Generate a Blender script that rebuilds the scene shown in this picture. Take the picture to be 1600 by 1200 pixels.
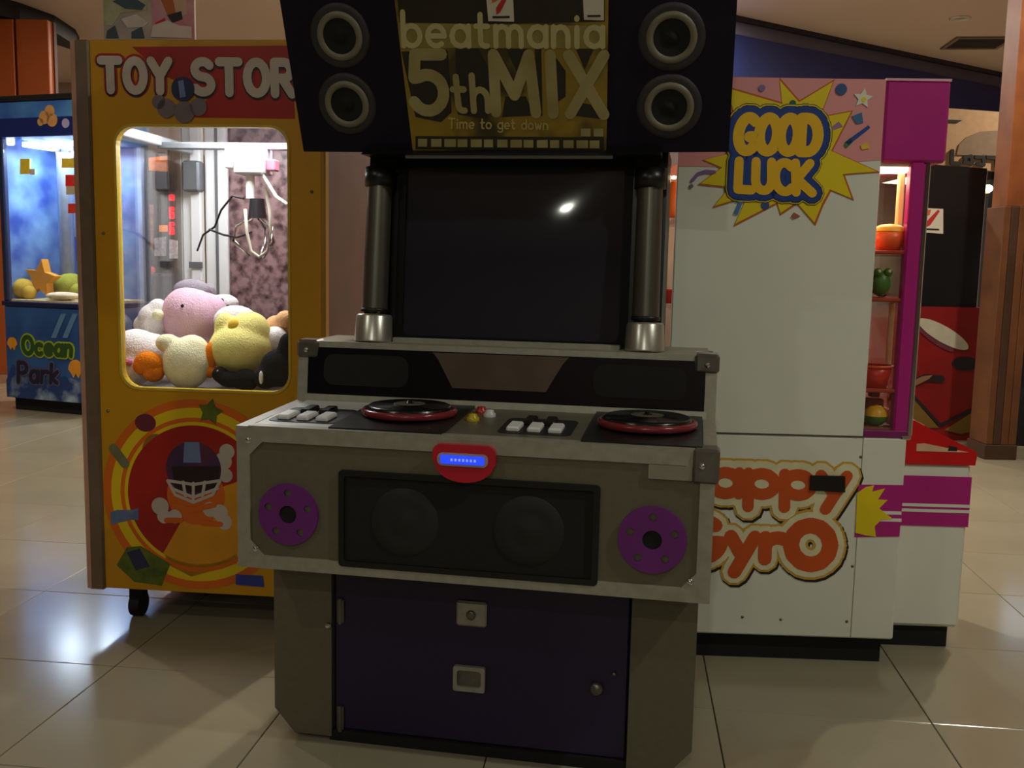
import bpy, math, random
from mathutils import Vector, Matrix
from mathutils.geometry import tessellate_polygon
for o in list(bpy.data.objects): bpy.data.objects.remove(o)
random.seed(7)
sc = bpy.context.scene
COL = sc.collection
# ------------------------------------------------------------------ camera
F, CAMH, PITCH, ROLL = 1550.0, 1.25, math.radians(7.0), math.atan(.021)
fwd = Vector((0, math.cos(PITCH), -math.sin(PITCH)))
up0 = Vector((0, math.sin(PITCH), math.cos(PITCH))); rt0 = Vector((1, 0, 0))
RT = rt0*math.cos(ROLL) + up0*math.sin(ROLL)
UP = up0*math.cos(ROLL) - rt0*math.sin(ROLL)
CAM = Vector((0, 0, CAMH))
cd = bpy.data.cameras.new('camera'); cam = bpy.data.objects.new('camera', cd); COL.objects.link(cam)
m = Matrix((RT, UP, -fwd)).transposed().to_4x4(); m.translation = CAM
cam.matrix_world = m
cd.sensor_width = 36; cd.lens = 36*F/1600; cd.clip_start = .05; cd.clip_end = 100
sc.camera = cam
# ------------------------------------------------------------------ world, exposure
w = bpy.data.worlds.new('world'); sc.world = w; w.use_nodes = True
w.node_tree.nodes['Background'].inputs[0].default_value = (.9, .85, .8, 1)
w.node_tree.nodes['Background'].inputs[1].default_value = .02
vs = sc.view_settings
vs.view_transform = 'Standard'; vs.look = 'None'; vs.gamma = 1.0; vs.use_curve_mapping = False
vs.exposure = 0.0
CEIL_W = 30.0                       # watts of one ceiling downlight
CEIL_Z = 3.7

# ------------------------------------------------------------------ photo helpers
def ray(x, y): return fwd + RT*((x-800)/F) + UP*((600-y)/F)
def onz(x, y, z=0.0):
    v = ray(x, y); return CAM + v*((z-CAMH)/v.z)
def ony(x, y, Y):
    v = ray(x, y); return CAM + v*(Y/v.y)
class Frame:
    """a machine's own axes: u to the right, v to the back, z up, origin on the floor"""
    def __init__(s, x, y, yaw):
        s.o = Vector((x, y, 0)); s.yaw = yaw
        s.u = Vector((math.cos(yaw), math.sin(yaw), 0)); s.v = Vector((-math.sin(yaw), math.cos(yaw), 0))
    def on(s, x, y, v=0.0):
        d = ray(x, y); n = s.v
        q = CAM + d*((s.o + s.v*v - CAM).dot(n)/d.dot(n)) - s.o
        return (q.dot(s.u), q.z)
    def top(s, x, y, z):
        q = onz(x, y, z) - s.o
        return (q.dot(s.u), q.dot(s.v))

# ------------------------------------------------------------------ materials
def lin(c):
    c /= 255.0
    return c/12.92 if c <= .04045 else ((c+.055)/1.055)**2.4
MATS = {}
def mat(name, rgb, rough=.5, metal=0.0, vary=.08, scale=18.0, emit=0.0, bump=0.0, spec=.5, rgb2=None, contrast=None, detail=3.0):
    if name in MATS: return MATS[name]
    mt = bpy.data.materials.new(name); mt.use_nodes = True; nt = mt.node_tree; N = nt.nodes; L = nt.links
    b = N['Principled BSDF']
    c = [lin(v) for v in rgb]
    b.inputs['Roughness'].default_value = rough; b.inputs['Metallic'].default_value = metal
    b.inputs['Specular IOR Level'].default_value = spec
    tc = N.new('ShaderNodeTexCoord'); nz = N.new('ShaderNodeTexNoise')
    nz.inputs['Scale'].default_value = scale; nz.inputs['Detail'].default_value = detail
    L.new(tc.outputs['Object'], nz.inputs['Vector'])
    r = N.new('ShaderNodeValToRGB')
    lo, hi = contrast if contrast else (.3, .7)
    r.color_ramp.elements[0].position = lo; r.color_ramp.elements[1].position = hi
    if rgb2:
        d = [lin(v) for v in rgb2]
        r.color_ramp.elements[0].color = (*c, 1); r.color_ramp.elements[1].color = (*d, 1)
    else:
        r.color_ramp.elements[0].color = (*[v*(1-vary) for v in c], 1)
        r.color_ramp.elements[1].color = (*[min(1, v*(1+vary)) for v in c], 1)
    L.new(nz.outputs['Fac'], r.inputs['Fac'])
    L.new(r.outputs['Color'], b.inputs['Base Color'])
    if emit:
        L.new(r.outputs['Color'], b.inputs['Emission Color']); b.inputs['Emission Strength'].default_value = emit
    if bump:
        bn = N.new('ShaderNodeBump'); bn.inputs['Strength'].default_value = bump; bn.inputs['Distance'].default_value = .01
        n2 = N.new('ShaderNodeTexNoise'); n2.inputs['Scale'].default_value = scale*6
        L.new(tc.outputs['Object'], n2.inputs['Vector'])
        L.new(n2.outputs['Fac'], bn.inputs['Height']); L.new(bn.outputs['Normal'], b.inputs['Normal'])
    MATS[name] = mt; return mt
def glass(name, tint=(1, 1, 1), refl=.06, rough=.02):
    if name in MATS: return MATS[name]
    mt = bpy.data.materials.new(name); mt.use_nodes = True; nt = mt.node_tree; N = nt.nodes; L = nt.links
    for n in list(N): N.remove(n)
    out = N.new('ShaderNodeOutputMaterial'); mix = N.new('ShaderNodeMixShader'); tr = N.new('ShaderNodeBsdfTransparent'); gl = N.new('ShaderNodeBsdfGlossy')
    lw = N.new('ShaderNodeLayerWeight'); lw.inputs['Blend'].default_value = .15
    mm = N.new('ShaderNodeMath'); mm.operation = 'MULTIPLY_ADD'; mm.inputs[1].default_value = .6; mm.inputs[2].default_value = refl
    L.new(lw.outputs['Facing'], mm.inputs[0]); L.new(mm.outputs[0], mix.inputs[0])
    tr.inputs[0].default_value = (*tint, 1); gl.inputs['Roughness'].default_value = rough; gl.inputs[0].default_value = (1, 1, 1, 1)
    L.new(tr.outputs[0], mix.inputs[1]); L.new(gl.outputs[0], mix.inputs[2]); L.new(mix.outputs[0], out.inputs[0])
    MATS[name] = mt; return mt

# ------------------------------------------------------------------ mesh builder
class MB:
    def __init__(s, M=None): s.V = []; s.Fc = []; s.M = M; s.smooth = []
    def add(s, vs, fs, smooth=False):
        k = len(s.V)
        for v in vs:
            v = Vector(v); s.V.append(tuple(s.M @ v) if s.M else tuple(v))
        for f in fs: s.Fc.append([i+k for i in f]); s.smooth.append(smooth)
        return s
    def box(s, x0, x1, y0, y1, z0, z1, c=0.0):
        x0, x1 = min(x0, x1), max(x0, x1); y0, y1 = min(y0, y1), max(y0, y1); z0, z1 = min(z0, z1), max(z0, z1)
        if c <= 0:
            return s.add([(x0,y0,z0),(x1,y0,z0),(x1,y1,z0),(x0,y1,z0),(x0,y0,z1),(x1,y0,z1),(x1,y1,z1),(x0,y1,z1)],
                [(0,3,2,1),(4,5,6,7),(0,1,5,4),(1,2,6,5),(2,3,7,6),(3,0,4,7)])
        # chamfered box: 24 vertices
        c = min(c, (x1-x0)*.45, (y1-y0)*.45, (z1-z0)*.45)
        vs = []; idx = {}
        for i, X in enumerate((x0, x1)):
            for j, Y in enumerate((y0, y1)):
                for k, Z in enumerate((z0, z1)):
                    sx, sy, sz = (1, -1)[i], (1, -1)[j], (1, -1)[k]
                    for ax, p in enumerate(((X, Y+sy*c, Z+sz*c), (X+sx*c, Y, Z+sz*c), (X+sx*c, Y+sy*c, Z))):
                        idx[(i,j,k,ax)] = len(vs); vs.append(p)
        fs = []
        for i in (0,1):
            fs.append([idx[(i,j,k,0)] for j,k in ((0,0),(1,0),(1,1),(0,1))])
            fs.append([idx[(j,i,k,1)] for j,k in ((0,0),(1,0),(1,1),(0,1))])
            fs.append([idx[(j,k,i,2)] for j,k in ((0,0),(1,0),(1,1),(0,1))])
        for a in (0,1):
            for b in (0,1):
                fs.append([idx[(a,b,0,0)],idx[(a,b,1,0)],idx[(a,b,1,1)],idx[(a,b,0,1)]])
                fs.append([idx[(a,0,b,0)],idx[(a,1,b,0)],idx[(a,1,b,2)],idx[(a,0,b,2)]])
                fs.append([idx[(0,a,b,1)],idx[(1,a,b,1)],idx[(1,a,b,2)],idx[(0,a,b,2)]])
                for d in (0,1): fs.append([idx[(a,b,d,0)],idx[(a,b,d,1)],idx[(a,b,d,2)]])
        return s.add(vs, fs)
    def prism(s, poly, d0, d1, axis='y', holes=()):
        """polygon (with holes) given in the two other axes, pushed from d0 to d1 along axis"""
        loops = [list(poly)] + [list(h) for h in holes]
        def P(a, b, d):
            return {'y': (a, d, b), 'x': (d, a, b), 'z': (a, b, d)}[axis]
        flat = [p for l in loops for p in l]; n = len(flat)
        tri = tessellate_polygon([[Vector((a, b, 0)) for a, b in l] for l in loops])
        vs = [P(a, b, d0) for a, b in flat] + [P(a, b, d1) for a, b in flat]
        fs = [tuple(t) for t in tri] + [tuple(i+n for i in reversed(t)) for t in tri]
        k = 0
        for l in loops:
            for i in range(len(l)):
                j = (i+1) % len(l); fs.append((k+i, k+j, k+j+n, k+i+n))
            k += len(l)
        return s.add(vs, fs)
    def cyl(s, p0, p1, r0, r1=None, n=16, cap=True, smooth=True):
        r1 = r0 if r1 is None else r1
        p0, p1 = Vector(p0), Vector(p1); ax = (p1-p0).normalized()
        a = ax.orthogonal().normalized(); b = ax.cross(a)
        vs = []
        for p, r in ((p0, r0), (p1, r1)):
            for i in range(n):
                t = 2*math.pi*i/n; vs.append(p + (a*math.cos(t)+b*math.sin(t))*r)
        s.add(vs, [(i, (i+1) % n, (i+1) % n+n, i+n) for i in range(n)], smooth)
        if cap:
            s.add(vs[:n], [tuple(reversed(range(n)))]); s.add(vs[n:], [tuple(range(n))])
        return s
    def lathe(s, c, prof, ax=(0,0,1), n=24, smooth=True):
        """profile of (radius, height) turned about ax through c"""
        c = Vector(c); ax = Vector(ax).normalized(); a = ax.orthogonal().normalized(); b = ax.cross(a)
        vs = []
        for r, h in prof:
            for i in range(n):
                t = 2*math.pi*i/n; vs.append(c + ax*h + (a*math.cos(t)+b*math.sin(t))*max(r, 1e-5))
        fs = [(k*n+i, k*n+(i+1) % n, (k+1)*n+(i+1) % n, (k+1)*n+i) for k in range(len(prof)-1) for i in range(n)]
        return s.add(vs, fs, smooth)
    def ball(s, c, r, sc3=(1,1,1), n=16, m=10, rot=None, rough=0.0):
        vs = []; R = rot or Matrix.Identity(3)
        for j in range(m+1):
            ph = math.pi*j/m
            for i in range(n):
                t = 2*math.pi*i/n; q = 1 + random.uniform(-rough, rough)
                p = Vector((math.sin(ph)*math.cos(t)*sc3[0], math.sin(ph)*math.sin(t)*sc3[1], math.cos(ph)*sc3[2]))*r*q
                vs.append(Vector(c) + R @ p)
        fs = [(j*n+i, (j+1)*n+i, (j+1)*n+(i+1) % n, j*n+(i+1) % n) for j in range(m) for i in range(n)]
        return s.add(vs, fs, True)
    def tube(s, pts, r, n=8):
        pts = [Vector(p) for p in pts]
        rings = []
        up = Vector((0,0,1))
        vs = []
        for i, p in enumerate(pts):
            d = (pts[min(i+1, len(pts)-1)] - pts[max(i-1, 0)]).normalized()
            a = d.cross(up) if abs(d.dot(up)) < .95 else d.cross(Vector((1,0,0)))
            a.normalize(); b = d.cross(a)
            rr = r[i] if isinstance(r, (list, tuple)) else r
            for k in range(n):
                t = 2*math.pi*k/n; vs.append(p + (a*math.cos(t)+b*math.sin(t))*rr)
        fs = [(i*n+k, i*n+(k+1) % n, (i+1)*n+(k+1) % n, (i+1)*n+k) for i in range(len(pts)-1) for k in range(n)]
        fs += [tuple(range(n)), tuple((len(pts)-1)*n+k for k in range(n))]
        return s.add(vs, fs, True)
    def stroke(s, line, wd, d0, d1, n=10):
        """thick round-ended line in the face plane (u,z), from depth d0 to d1"""
        for (a, b) in zip(line[:-1], line[1:]):
            s.q = (getattr(s, 'q', 0) + 1) % 29; e = s.q*1.6e-5
            dx, dy = b[0]-a[0], b[1]-a[1]; l = math.hypot(dx, dy)
            if l < 1e-7: continue
            nx, ny = -dy/l*wd/2, dx/l*wd/2
            s.prism([(a[0]+nx,a[1]+ny),(a[0]-nx,a[1]-ny),(b[0]-nx,b[1]-ny),(b[0]+nx,b[1]+ny)], d0-e, d1)
        for p in line:
            s.q = (getattr(s, 'q', 0) + 1) % 29; s.disc(p, wd/2, d0-s.q*1.6e-5, d1, n)
        return s
    def disc(s, p, r, d0, d1, n=24, sx=1.0, rot=0.0):
        c, q = math.cos(rot), math.sin(rot)
        pts = []
        for i in range(n):
            t = 2*math.pi*i/n; x, y = r*sx*math.cos(t), r*math.sin(t)
            pts.append((p[0]+x*c-y*q, p[1]+x*q+y*c))
        vs = [(a, d0, b) for a, b in pts] + [(a, d1, b) for a, b in pts]
        return s.add(vs, [tuple(range(n)), tuple(range(2*n-1, n-1, -1))] + [(i, (i+1) % n, (i+1) % n+n, i+n) for i in range(n)])
    def build(s, name, material, parent=None, remesh=0.0):
        me = bpy.data.meshes.new(name); me.from_pydata(s.V, [], s.Fc)
        me.polygons.foreach_set('use_smooth', s.smooth)
        me.materials.append(material); me.update()
        o = bpy.data.objects.new(name, me); COL.objects.link(o)
        if parent: o.parent = parent
        if remesh:
            r = o.modifiers.new('remesh', 'REMESH'); r.mode = 'VOXEL'; r.voxel_size = remesh; r.use_smooth_shade = True
            sm = o.modifiers.new('smooth', 'SMOOTH'); sm.factor = .5; sm.iterations = 4
        return o
def tag(o, label=None, cat=None, group=None, kind=None):
    if label: o['label'] = label
    if cat: o['category'] = cat
    if group: o['group'] = group
    if kind: o['kind'] = kind
    return o
def thing(name, label, cat, loc=(0,0,0), rz=0.0, group=None):
    o = bpy.data.objects.new(name, None); COL.objects.link(o); o.empty_display_size = .1
    o.location = loc; o.rotation_euler = (0, 0, rz)
    return tag(o, label, cat, group)
def lamp(name, parent, loc, energy, color, size=.2, rot=(0,0,0), shape='DISK', size_y=None, spread=None):
    d = bpy.data.lights.new(name, 'AREA'); d.energy = energy; d.color = color; d.shape = shape; d.size = size
    if size_y: d.size_y = size_y
    if spread: d.spread = spread
    o = bpy.data.objects.new(name, d); COL.objects.link(o); o.parent = parent; o.location = loc; o.rotation_euler = rot
    return o
def copy_tree(o, parent=None):
    c = o.copy(); COL.objects.link(c); c.parent = parent
    for ch in list(o.children): copy_tree(ch, c)
    return c
def rrect(x0, x1, z0, z1, r, n=6):
    out = []
    for cx, cz, a in ((x1-r, z1-r, 0), (x0+r, z1-r, 90), (x0+r, z0+r, 180), (x1-r, z0+r, 270)):
        for i in range(n+1):
            t = math.radians(a + 90*i/n); out.append((cx+r*math.cos(t), cz+r*math.sin(t)))
    return out
def rect(x0, x1, z0, z1): return [(x0,z0),(x1,z0),(x1,z1),(x0,z1)]
def arc(cx, cy, rx, ry, a0, a1, n=12):
    return [(cx+rx*math.cos(math.radians(a0+(a1-a0)*i/n)), cy+ry*math.sin(math.radians(a0+(a1-a0)*i/n))) for i in range(n+1)]
def ringpoly(mb, c, r0, r1, d0, d1, a0=0, a1=360, n=40):
    o = arc(c[0], c[1], r1, r1, a0, a1, n); i = arc(c[0], c[1], r0, r0, a0, a1, n)
    for k in range(n): mb.prism([o[k], o[k+1], i[k+1], i[k]], d0, d1)
# stroke alphabet: (width, polylines), height 1
G = {
 'T': (.8, [[(0,1),(.8,1)], [(.4,1),(.4,0)]]),
 'O': (.8, [arc(.4,.5,.4,.5,0,360,16)]),
 'Y': (.8, [[(0,1),(.4,.5),(.8,1)], [(.4,.5),(.4,0)]]),
 'S': (.7, [arc(.35,.75,.33,.25,30,270,10) + arc(.35,.25,.35,.25,90,-150,10)]),
 'R': (.72, [[(0,0),(0,1),(.4,1)] + arc(.4,.75,.28,.25,90,-90,8) + [(0,.5)], [(.3,.5),(.7,0)]]),
 'G': (.8, [arc(.42,.5,.42,.5,50,350,16) + [(.8,.42),(.5,.42)]]),
 'D': (.75, [[(0,0),(0,1),(.3,1)] + arc(.3,.5,.45,.5,90,-90,10) + [(0,0)]]),
 'L': (.6, [[(0,1),(0,0),(.6,0)]]),
 'U': (.7, [[(0,1),(0,.35)] + arc(.35,.35,.35,.35,180,360,10) + [(.7,1)]]),
 'C': (.75, [arc(.42,.5,.42,.5,45,315,14)]),
 'K': (.7, [[(0,0),(0,1)], [(.65,1),(.05,.45),(.7,0)]]),
 'H': (.7, [[(0,0),(0,1)], [(.7,0),(.7,1)], [(0,.5),(.7,.5)]]),
 'P': (.65, [[(0,0),(0,1),(.35,1)] + arc(.35,.73,.3,.27,90,-90,8) + [(0,.46)]]),
 'M': (.95, [[(0,0),(.08,1),(.48,.3),(.88,1),(.95,0)]]),
 'I': (.14, [[(.07,0),(.07,1)]]),
 'X': (.8, [[(0,1),(.8,0)], [(.8,1),(0,0)]]),
 '5': (.7, [[(.65,1),(.1,1),(.05,.58)] + arc(.33,.32,.36,.32,120,-150,12)]),
 'a': (.58, [arc(.29,.3,.29,.3,0,360,12), [(.58,.6),(.58,0)]]),
 'b': (.58, [[(0,1),(0,0)], arc(.29,.3,.29,.3,0,360,12)]),
 'c': (.55, [arc(.3,.3,.3,.3,50,310,10)]),
 'd': (.58, [[(.58,1),(.58,0)], arc(.29,.3,.29,.3,0,360,12)]),
 'e': (.58, [[(0,.3),(.58,.3)] + arc(.29,.3,.29,.3,0,310,12)]),
 'g': (.58, [arc(.29,.3,.29,.3,0,360,12), [(.58,.6),(.58,-.15)] + arc(.29,-.15,.29,.2,0,-150,6)]),
 'h': (.55, [[(0,1),(0,0)], [(0,.3)] + arc(.27,.32,.27,.28,180,0,8) + [(.54,0)]]),
 'i': (.1, [[(.05,0),(.05,.58)], [(.05,.85),(.05,.88)]]),
 'm': (.9, [[(0,.6),(0,0)], arc(.22,.36,.22,.24,180,0,6) + [(.44,0)], arc(.66,.36,.22,.24,180,0,6) + [(.88,0)]]),
 'n': (.5, [[(0,.6),(0,0)], arc(.25,.33,.25,.27,180,0,6) + [(.5,0)]]),
 'o': (.6, [arc(.3,.3,.3,.3,0,360,12)]),
 'p': (.58, [[(0,.6),(0,-.35)], arc(.29,.3,.29,.3,0,360,12)]),
 'r': (.42, [[(0,.6),(0,0)], arc(.3,.3,.3,.3,180,60,6)]),
 't': (.42, [[(.15,.95),(.15,.15)] + arc(.32,.15,.17,.15,180,290,4), [(0,.6),(.4,.6)]]),
 'w': (.75, [[(0,.6),(.18,0),(.37,.5),(.56,0),(.75,.6)]]),
 'y': (.55, [[(0,.6),(.28,.05)], [(.56,.6),(.1,-.38)]]),
 'k': (.5, [[(0,0),(0,1)], [(.48,.6),(.04,.26),(.5,0)]]),
 ' ': (.35, []),
}
def layout(text, gap=.22):
    """text as polylines in the unit square"""
    x = 0; out = []; ymin, ymax = 0, 0
    for ch in text:
        wd, pl = G[ch]
        for l in pl: out.append([(p[0]+x, p[1]) for p in l])
        x += wd + gap
    W = x - gap
    ys = [p[1] for l in out for p in l]; lo, hi = min(ys), max(ys)
    return [[(p[0]/W, (p[1]-lo)/(hi-lo)) for p in l] for l in out]
def quadmap(q, fn):
    """q: photo corners bottom-left, bottom-right, top-right, top-left"""
    def f(s, t):
        x = (q[0][0]*(1-s)+q[1][0]*s)*(1-t) + (q[3][0]*(1-s)+q[2][0]*s)*t
        y = (q[0][1]*(1-s)+q[1][1]*s)*(1-t) + (q[3][1]*(1-s)+q[2][1]*s)*t
        return fn(x, y)
    return f
def letters(text, q, fn, wd, d0, d1, name, material, parent, gap=.22, M=None):
    mb = MB(M); f = quadmap(q, fn)
    for l in layout(text, gap): mb.stroke([f(*p) for p in l], wd, d0, d1)
    return mb.build(name, material, parent)
def pxpoly(pts, fn): return [fn(x, y) for x, y in pts]

# palette of plain paints
ALU = mat('brushed_aluminium', (160,157,143), .45, .3, .1, 40)
ALUD = mat('worn_steel', (120,118,112), .35, .8, .15, 30)
CHROME = mat('chrome', (215,215,215), .12, 1.0, .03, 8)
BLACK = mat('black_plastic', (16,15,17), .35, 0, .15, 12)
MATTE = mat('matt_black', (12,11,13), .8, 0, .2, 12)
RUBBER = mat('black_rubber', (14,13,13), .7, 0, .1, 30)
WHITE = mat('white_paint', (225,226,214), .4, 0, .02, 6)
WHITEP = mat('white_plastic', (225,225,225), .4, 0, .03, 9)
GREYM = mat('grey_metal', (125,128,132), .4, .5, .08, 20)
INK = mat('dark_ink', (26,22,26), .5, 0, .1, 20)
SCREWM = CHROME

# ================================================================== the room
FLOORYAW = math.radians(-6.5)
grout = mat('grout', (96,86,70), .7, 0, .15, 8)
tilem = mat('floor_tile', (158,150,128), .15, 0, .05, 2.2, spec=.5, rgb2=(150,141,119))
wallm = mat('wall_paint', (172,150,140), .85, 0, .04, 1.2)
ceilm = mat('ceiling_paint', (202,178,160), .85, 0, .03, .9)
floor = MB().box(-10, 8, -11, 15, -.2, -.012).build('floor', grout)
tag(floor, 'beige polished tile floor of the arcade hall', kind='structure')
tme = None
gx, gy = Vector((math.cos(FLOORYAW), math.sin(FLOORYAW), 0)), Vector((-math.sin(FLOORYAW), math.cos(FLOORYAW), 0))
O0 = Vector((-1.195, 2.90, 0))
cells = []
for i in range(-22, 26):
    for j in range(-24, 24):
        c = O0 + gx*(.6*(i+.5)) + gy*(.6*(j+.5))
        if not (-9.6 < c.x < 7.6 and -10.6 < c.y < 14.6): continue
        d = c - CAM; dz = d.dot(fwd)
        inview = dz > .8 and abs(d.dot(RT)/dz)*F < 1000 and abs(d.dot(UP)/dz)*F < 720
        cells.append((0 if inview else 1, dz if inview else abs(dz)+50, c))
cells.sort(key=lambda t: (t[0], t[1]))
far = MB()
for k, (a, b, c) in enumerate(cells):
    if k < 290:
        if tme is None:
            o = MB().box(-.2985, .2985, -.2985, .2985, -.012, 0, .0015).build('tile', tilem, floor); tme = o.data
        else:
            o = bpy.data.objects.new('tile', tme); COL.objects.link(o); o.parent = floor
        o.location = (c.x, c.y, random.uniform(-.0004, 0)); o.rotation_euler = (0, 0, FLOORYAW)
    else:
        far.M = Matrix.Translation(c) @ Matrix.Rotation(FLOORYAW, 4, 'Z')
        far.box(-.2985, .2985, -.2985, .2985, -.012, 0)
tag(far.build('tile_field', tilem, floor), kind='stuff')
tag(MB().box(-10, 8, -11, 15, CEIL_Z, CEIL_Z+.2).build('ceiling', ceilm), 'plain pinkish beige plaster ceiling', kind='structure')
tag(MB().box(-10, 8, 14.8, 15, -.012, CEIL_Z).build('wall_back', wallm), 'pinkish beige wall far behind the machines', kind='structure')
tag(MB().box(-10, -9.8, -11, 14.8, -.012, CEIL_Z).build('wall_left', wallm), 'pinkish beige wall on the left', kind='structure')
tag(MB().box(7.8, 8, -11, 14.8, -.012, CEIL_Z).build('wall_right', wallm), 'beige wall on the right', kind='structure')
tag(MB().box(-9.8, 7.8, -11, -10.8, -.012, CEIL_Z).build('wall_front', wallm), 'beige wall behind the viewer', kind='structure')

# curved blue fascia under the ceiling, right
bluem = mat('blue_fascia_paint', (20,30,84), .45, 0, .12, 3)
navy = mat('navy_trim', (14,18,42), .4, 0, .1, 6)
lilac = mat('grey_lilac_fascia', (84,78,96), .6, 0, .08, 2)
a, b, c3 = onz(1100, 14, CEIL_Z), onz(1330, 64, CEIL_Z), onz(1575, 116, CEIL_Z)
def bez(t, off=0.0):
    q = b*2 - (a+c3)*.5
    p = a*(1-t)**2 + q*2*t*(1-t) + c3*t*t
    return p
path = [bez(i/14*1.42-.22) for i in range(15)]
def band(name, z0, z1, off, th, material, parent=None):
    mb = MB(); n = len(path)
    for i in range(n-1):
        p, q = path[i], path[i+1]; d = (q-p).normalized(); nn = Vector((-d.y, d.x, 0))
        quad = [(p+nn*off), (q+nn*off), (q+nn*(off+th)), (p+nn*(off+th))]
        zz = z0 if not callable(z0) else z0(i/(n-2))
        mb.prism([(v.x, v.y) for v in quad], zz, z1, 'z')
    return mb.build(name, material, parent)
tr = band('trim_1', lambda t: CEIL_Z-.72+.24*t, CEIL_Z-.17, 0, .12, bluem)
tag(tr, 'blue curved fascia band dropping from the ceiling above the white machine', kind='structure')
band('upper_band', CEIL_Z-.17, CEIL_Z-.02, .02, .10, lilac, tr)
band('edge_strip', CEIL_Z-.045, CEIL_Z, -.03, .05, navy, tr)
# dark curved canopy edge and orange partition, left
orange = mat('orange_wall_panel', (188,92,36), .6, 0, .08, 2.0)
e0 = [onz(-260, -70, CEIL_Z), onz(-60, -22, CEIL_Z), onz(30, 4, CEIL_Z), onz(85, 24, CEIL_Z), onz(118, 46, CEIL_Z), onz(124, 58, CEIL_Z)]
poly = [(p.x, p.y) for p in e0]
poly += [(e0[-1].x-.30, 10.3), (e0[0].x-.6, 10.3)]
tag(MB().prism(poly, CEIL_Z-.17, CEIL_Z, 'z').build('trim_2', mat('black_canopy', (22,19,22), .7, 0, .1, 5)),
    'black curved canopy edge above the orange panels', kind='structure')
pw = thing('partition_panels', 'orange wooden wall panels standing behind the blue crane machine', 'partition', (0,0,0))
for (xa, xb) in ((-150, -62), (-60, 26), (28, 80)):
    p, q = ony(xa, 140, 10.1), ony(xb, 140, 10.1)
    MB().box(p.x, q.x-.012, 10.1, 10.2, 0, 3.52, .006).build('panel', orange, pw)
MB().box(ony(-150,140,10.1).x, ony(80,140,10.1).x, 10.2, 10.26, 0, 3.52).build('backing', mat('brown_backing', (90,42,22), .7), pw)

# ceiling downlights
warm = (1.0, .91, .76); cool = (.97, 1.0, .85)
ringm = mat('lamp_ring', (205,200,190), .35, .4)
bulbm = mat('lamp_glow', (255,236,200), .5, 0, 0, 1, emit=6.0)
dead = mat('lamp_off_lens', (150,140,125), .25, 0, .05, 4)
def downlight(x, y, label, lit=True, energy=None):
    t = thing('ceiling_downlight', label, 'light', (x, y, CEIL_Z), 0, 'recessed ceiling downlights')
    MB().lathe((0,0,0), [(.10,0),(.10,-.012),(.085,-.016),(.058,-.004),(.058,0)], n=20).build('ring', ringm, t)
    MB().lathe((0,0,0), [(.058,-.003),(.04,-.007),(0,-.008)], n=20).build('lens', bulbm if lit else dead, t)
    if lit: lamp('glow', t, (0,0,-.03), energy or CEIL_W, warm if y > 4 else cool, .09)
    return t
p = onz(1500, 28, CEIL_Z); downlight(p.x, p.y, 'round recessed downlight in the ceiling above the brown column', False)
LAMPS = [(-2.6, .2, 'left of the viewer', .5), (2.4, .9, 'right of the viewer', 1.3), (-3.6, 5.2, 'over the gap before the blue machine', 1.6), (3.0, 5.4, 'over the aisle right of the white machine', 2.0),
         (.3, 5.6, 'behind the music machine', 2.2), (-5.8, 8.8, 'at the far left', 3.6), (-2.0, 9.4, 'far behind the yellow machine', 3.6), (1.6, 9.5, 'far behind the music machine', 3.6), (5.6, 8.4, 'at the far right', 3.6), (4.6, 12.0, 'by the far wall on the right', 3.6), (-4, 12.4, 'by the far wall on the left', 3.6),
         (-.6, -2.6, 'close behind the viewer', 1.1), (-2.2, -5.3, 'farther behind the viewer on the left', .8), (1.9, -5.6, 'farther behind the viewer on the right', .8), (-.4, -8.2, 'far behind the viewer', .8)]
for x, y, l, k in LAMPS: downlight(x, y, 'round warm ceiling downlight '+l, True, CEIL_W*k)
# ceiling vent
c = onz(1527, 66, CEIL_Z)
v = thing('ceiling_vent', 'dark square air vent in the ceiling near the brown column', 'vent', (c.x, c.y, CEIL_Z), FLOORYAW)
MB().prism(rect(-.3,.3,-.28,.28), -.02, 0, 'z', [rect(-.26,.26,-.24,.24)]).build('frame', mat('vent_paint', (120,104,84), .6), v)
for k in range(7): MB().box(-.26, .26, -.24+.07*k, -.20+.07*k, -.014, -.004).build('slat', mat('vent_dark', (40,34,28), .7), v)

# brown column at the right edge
wood = mat('brown_wood', (148,84,38), .5, 0, .18, 5, rgb2=(118,62,28))
woodd = mat('dark_brown_wood', (96,58,34), .5, 0, .2, 6)
cy = 6.6
xa = ony(1551, 300, cy+.2).x
wood2 = mat('lower_wood', (112,66,34), .5, 0, .18, 5, rgb2=(88,50,26)); woodd = mat('lower_dark_wood', (66,42,26), .5, 0, .2, 6)
colm = thing('column', 'orange-brown panelled column at the right edge of the hall', 'column', (xa, cy, 0))
MB().box(0, .40, 0, .2, 1.68, CEIL_Z, .004).build('upper_casing', wood, colm)
for k, wd in enumerate((.048, .05, .05, .05)):
    x0 = -.02 + [0, .05, .102, .154][k]
    MB().box(x0, x0+wd, -.025, .22, .10, 1.68, .004).build('board', wood2 if k in (0, 2, 3) else woodd, colm)
MB().box(-.03, .19, -.035, .23, 0, .10, .004).build('plinth', woodd, colm)

# ================================================================== music machine in the centre
B = Frame(-.1017, 2.2413, -.1805)
bm_ = thing('music_arcade_machine', 'grey disc jockey music arcade machine in the centre with two turntables and black marquee', 'arcade machine', B.o, B.yaw)
GREY = mat('warm_grey_laminate', (104,99,80), .5, .15, .06, 60)
PURPLE = mat('dark_purple_laminate', (30,18,58), .4, 0, .1, 8)
HOODBLK = mat('gloss_black_panel', (14,12,18), .2, 0, .1, 6)
HW, ZT, ZB, HV, HZ = .562, .845, .505, .372, 1.022
f0 = lambda x, y: B.on(x, y, 0)
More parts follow.
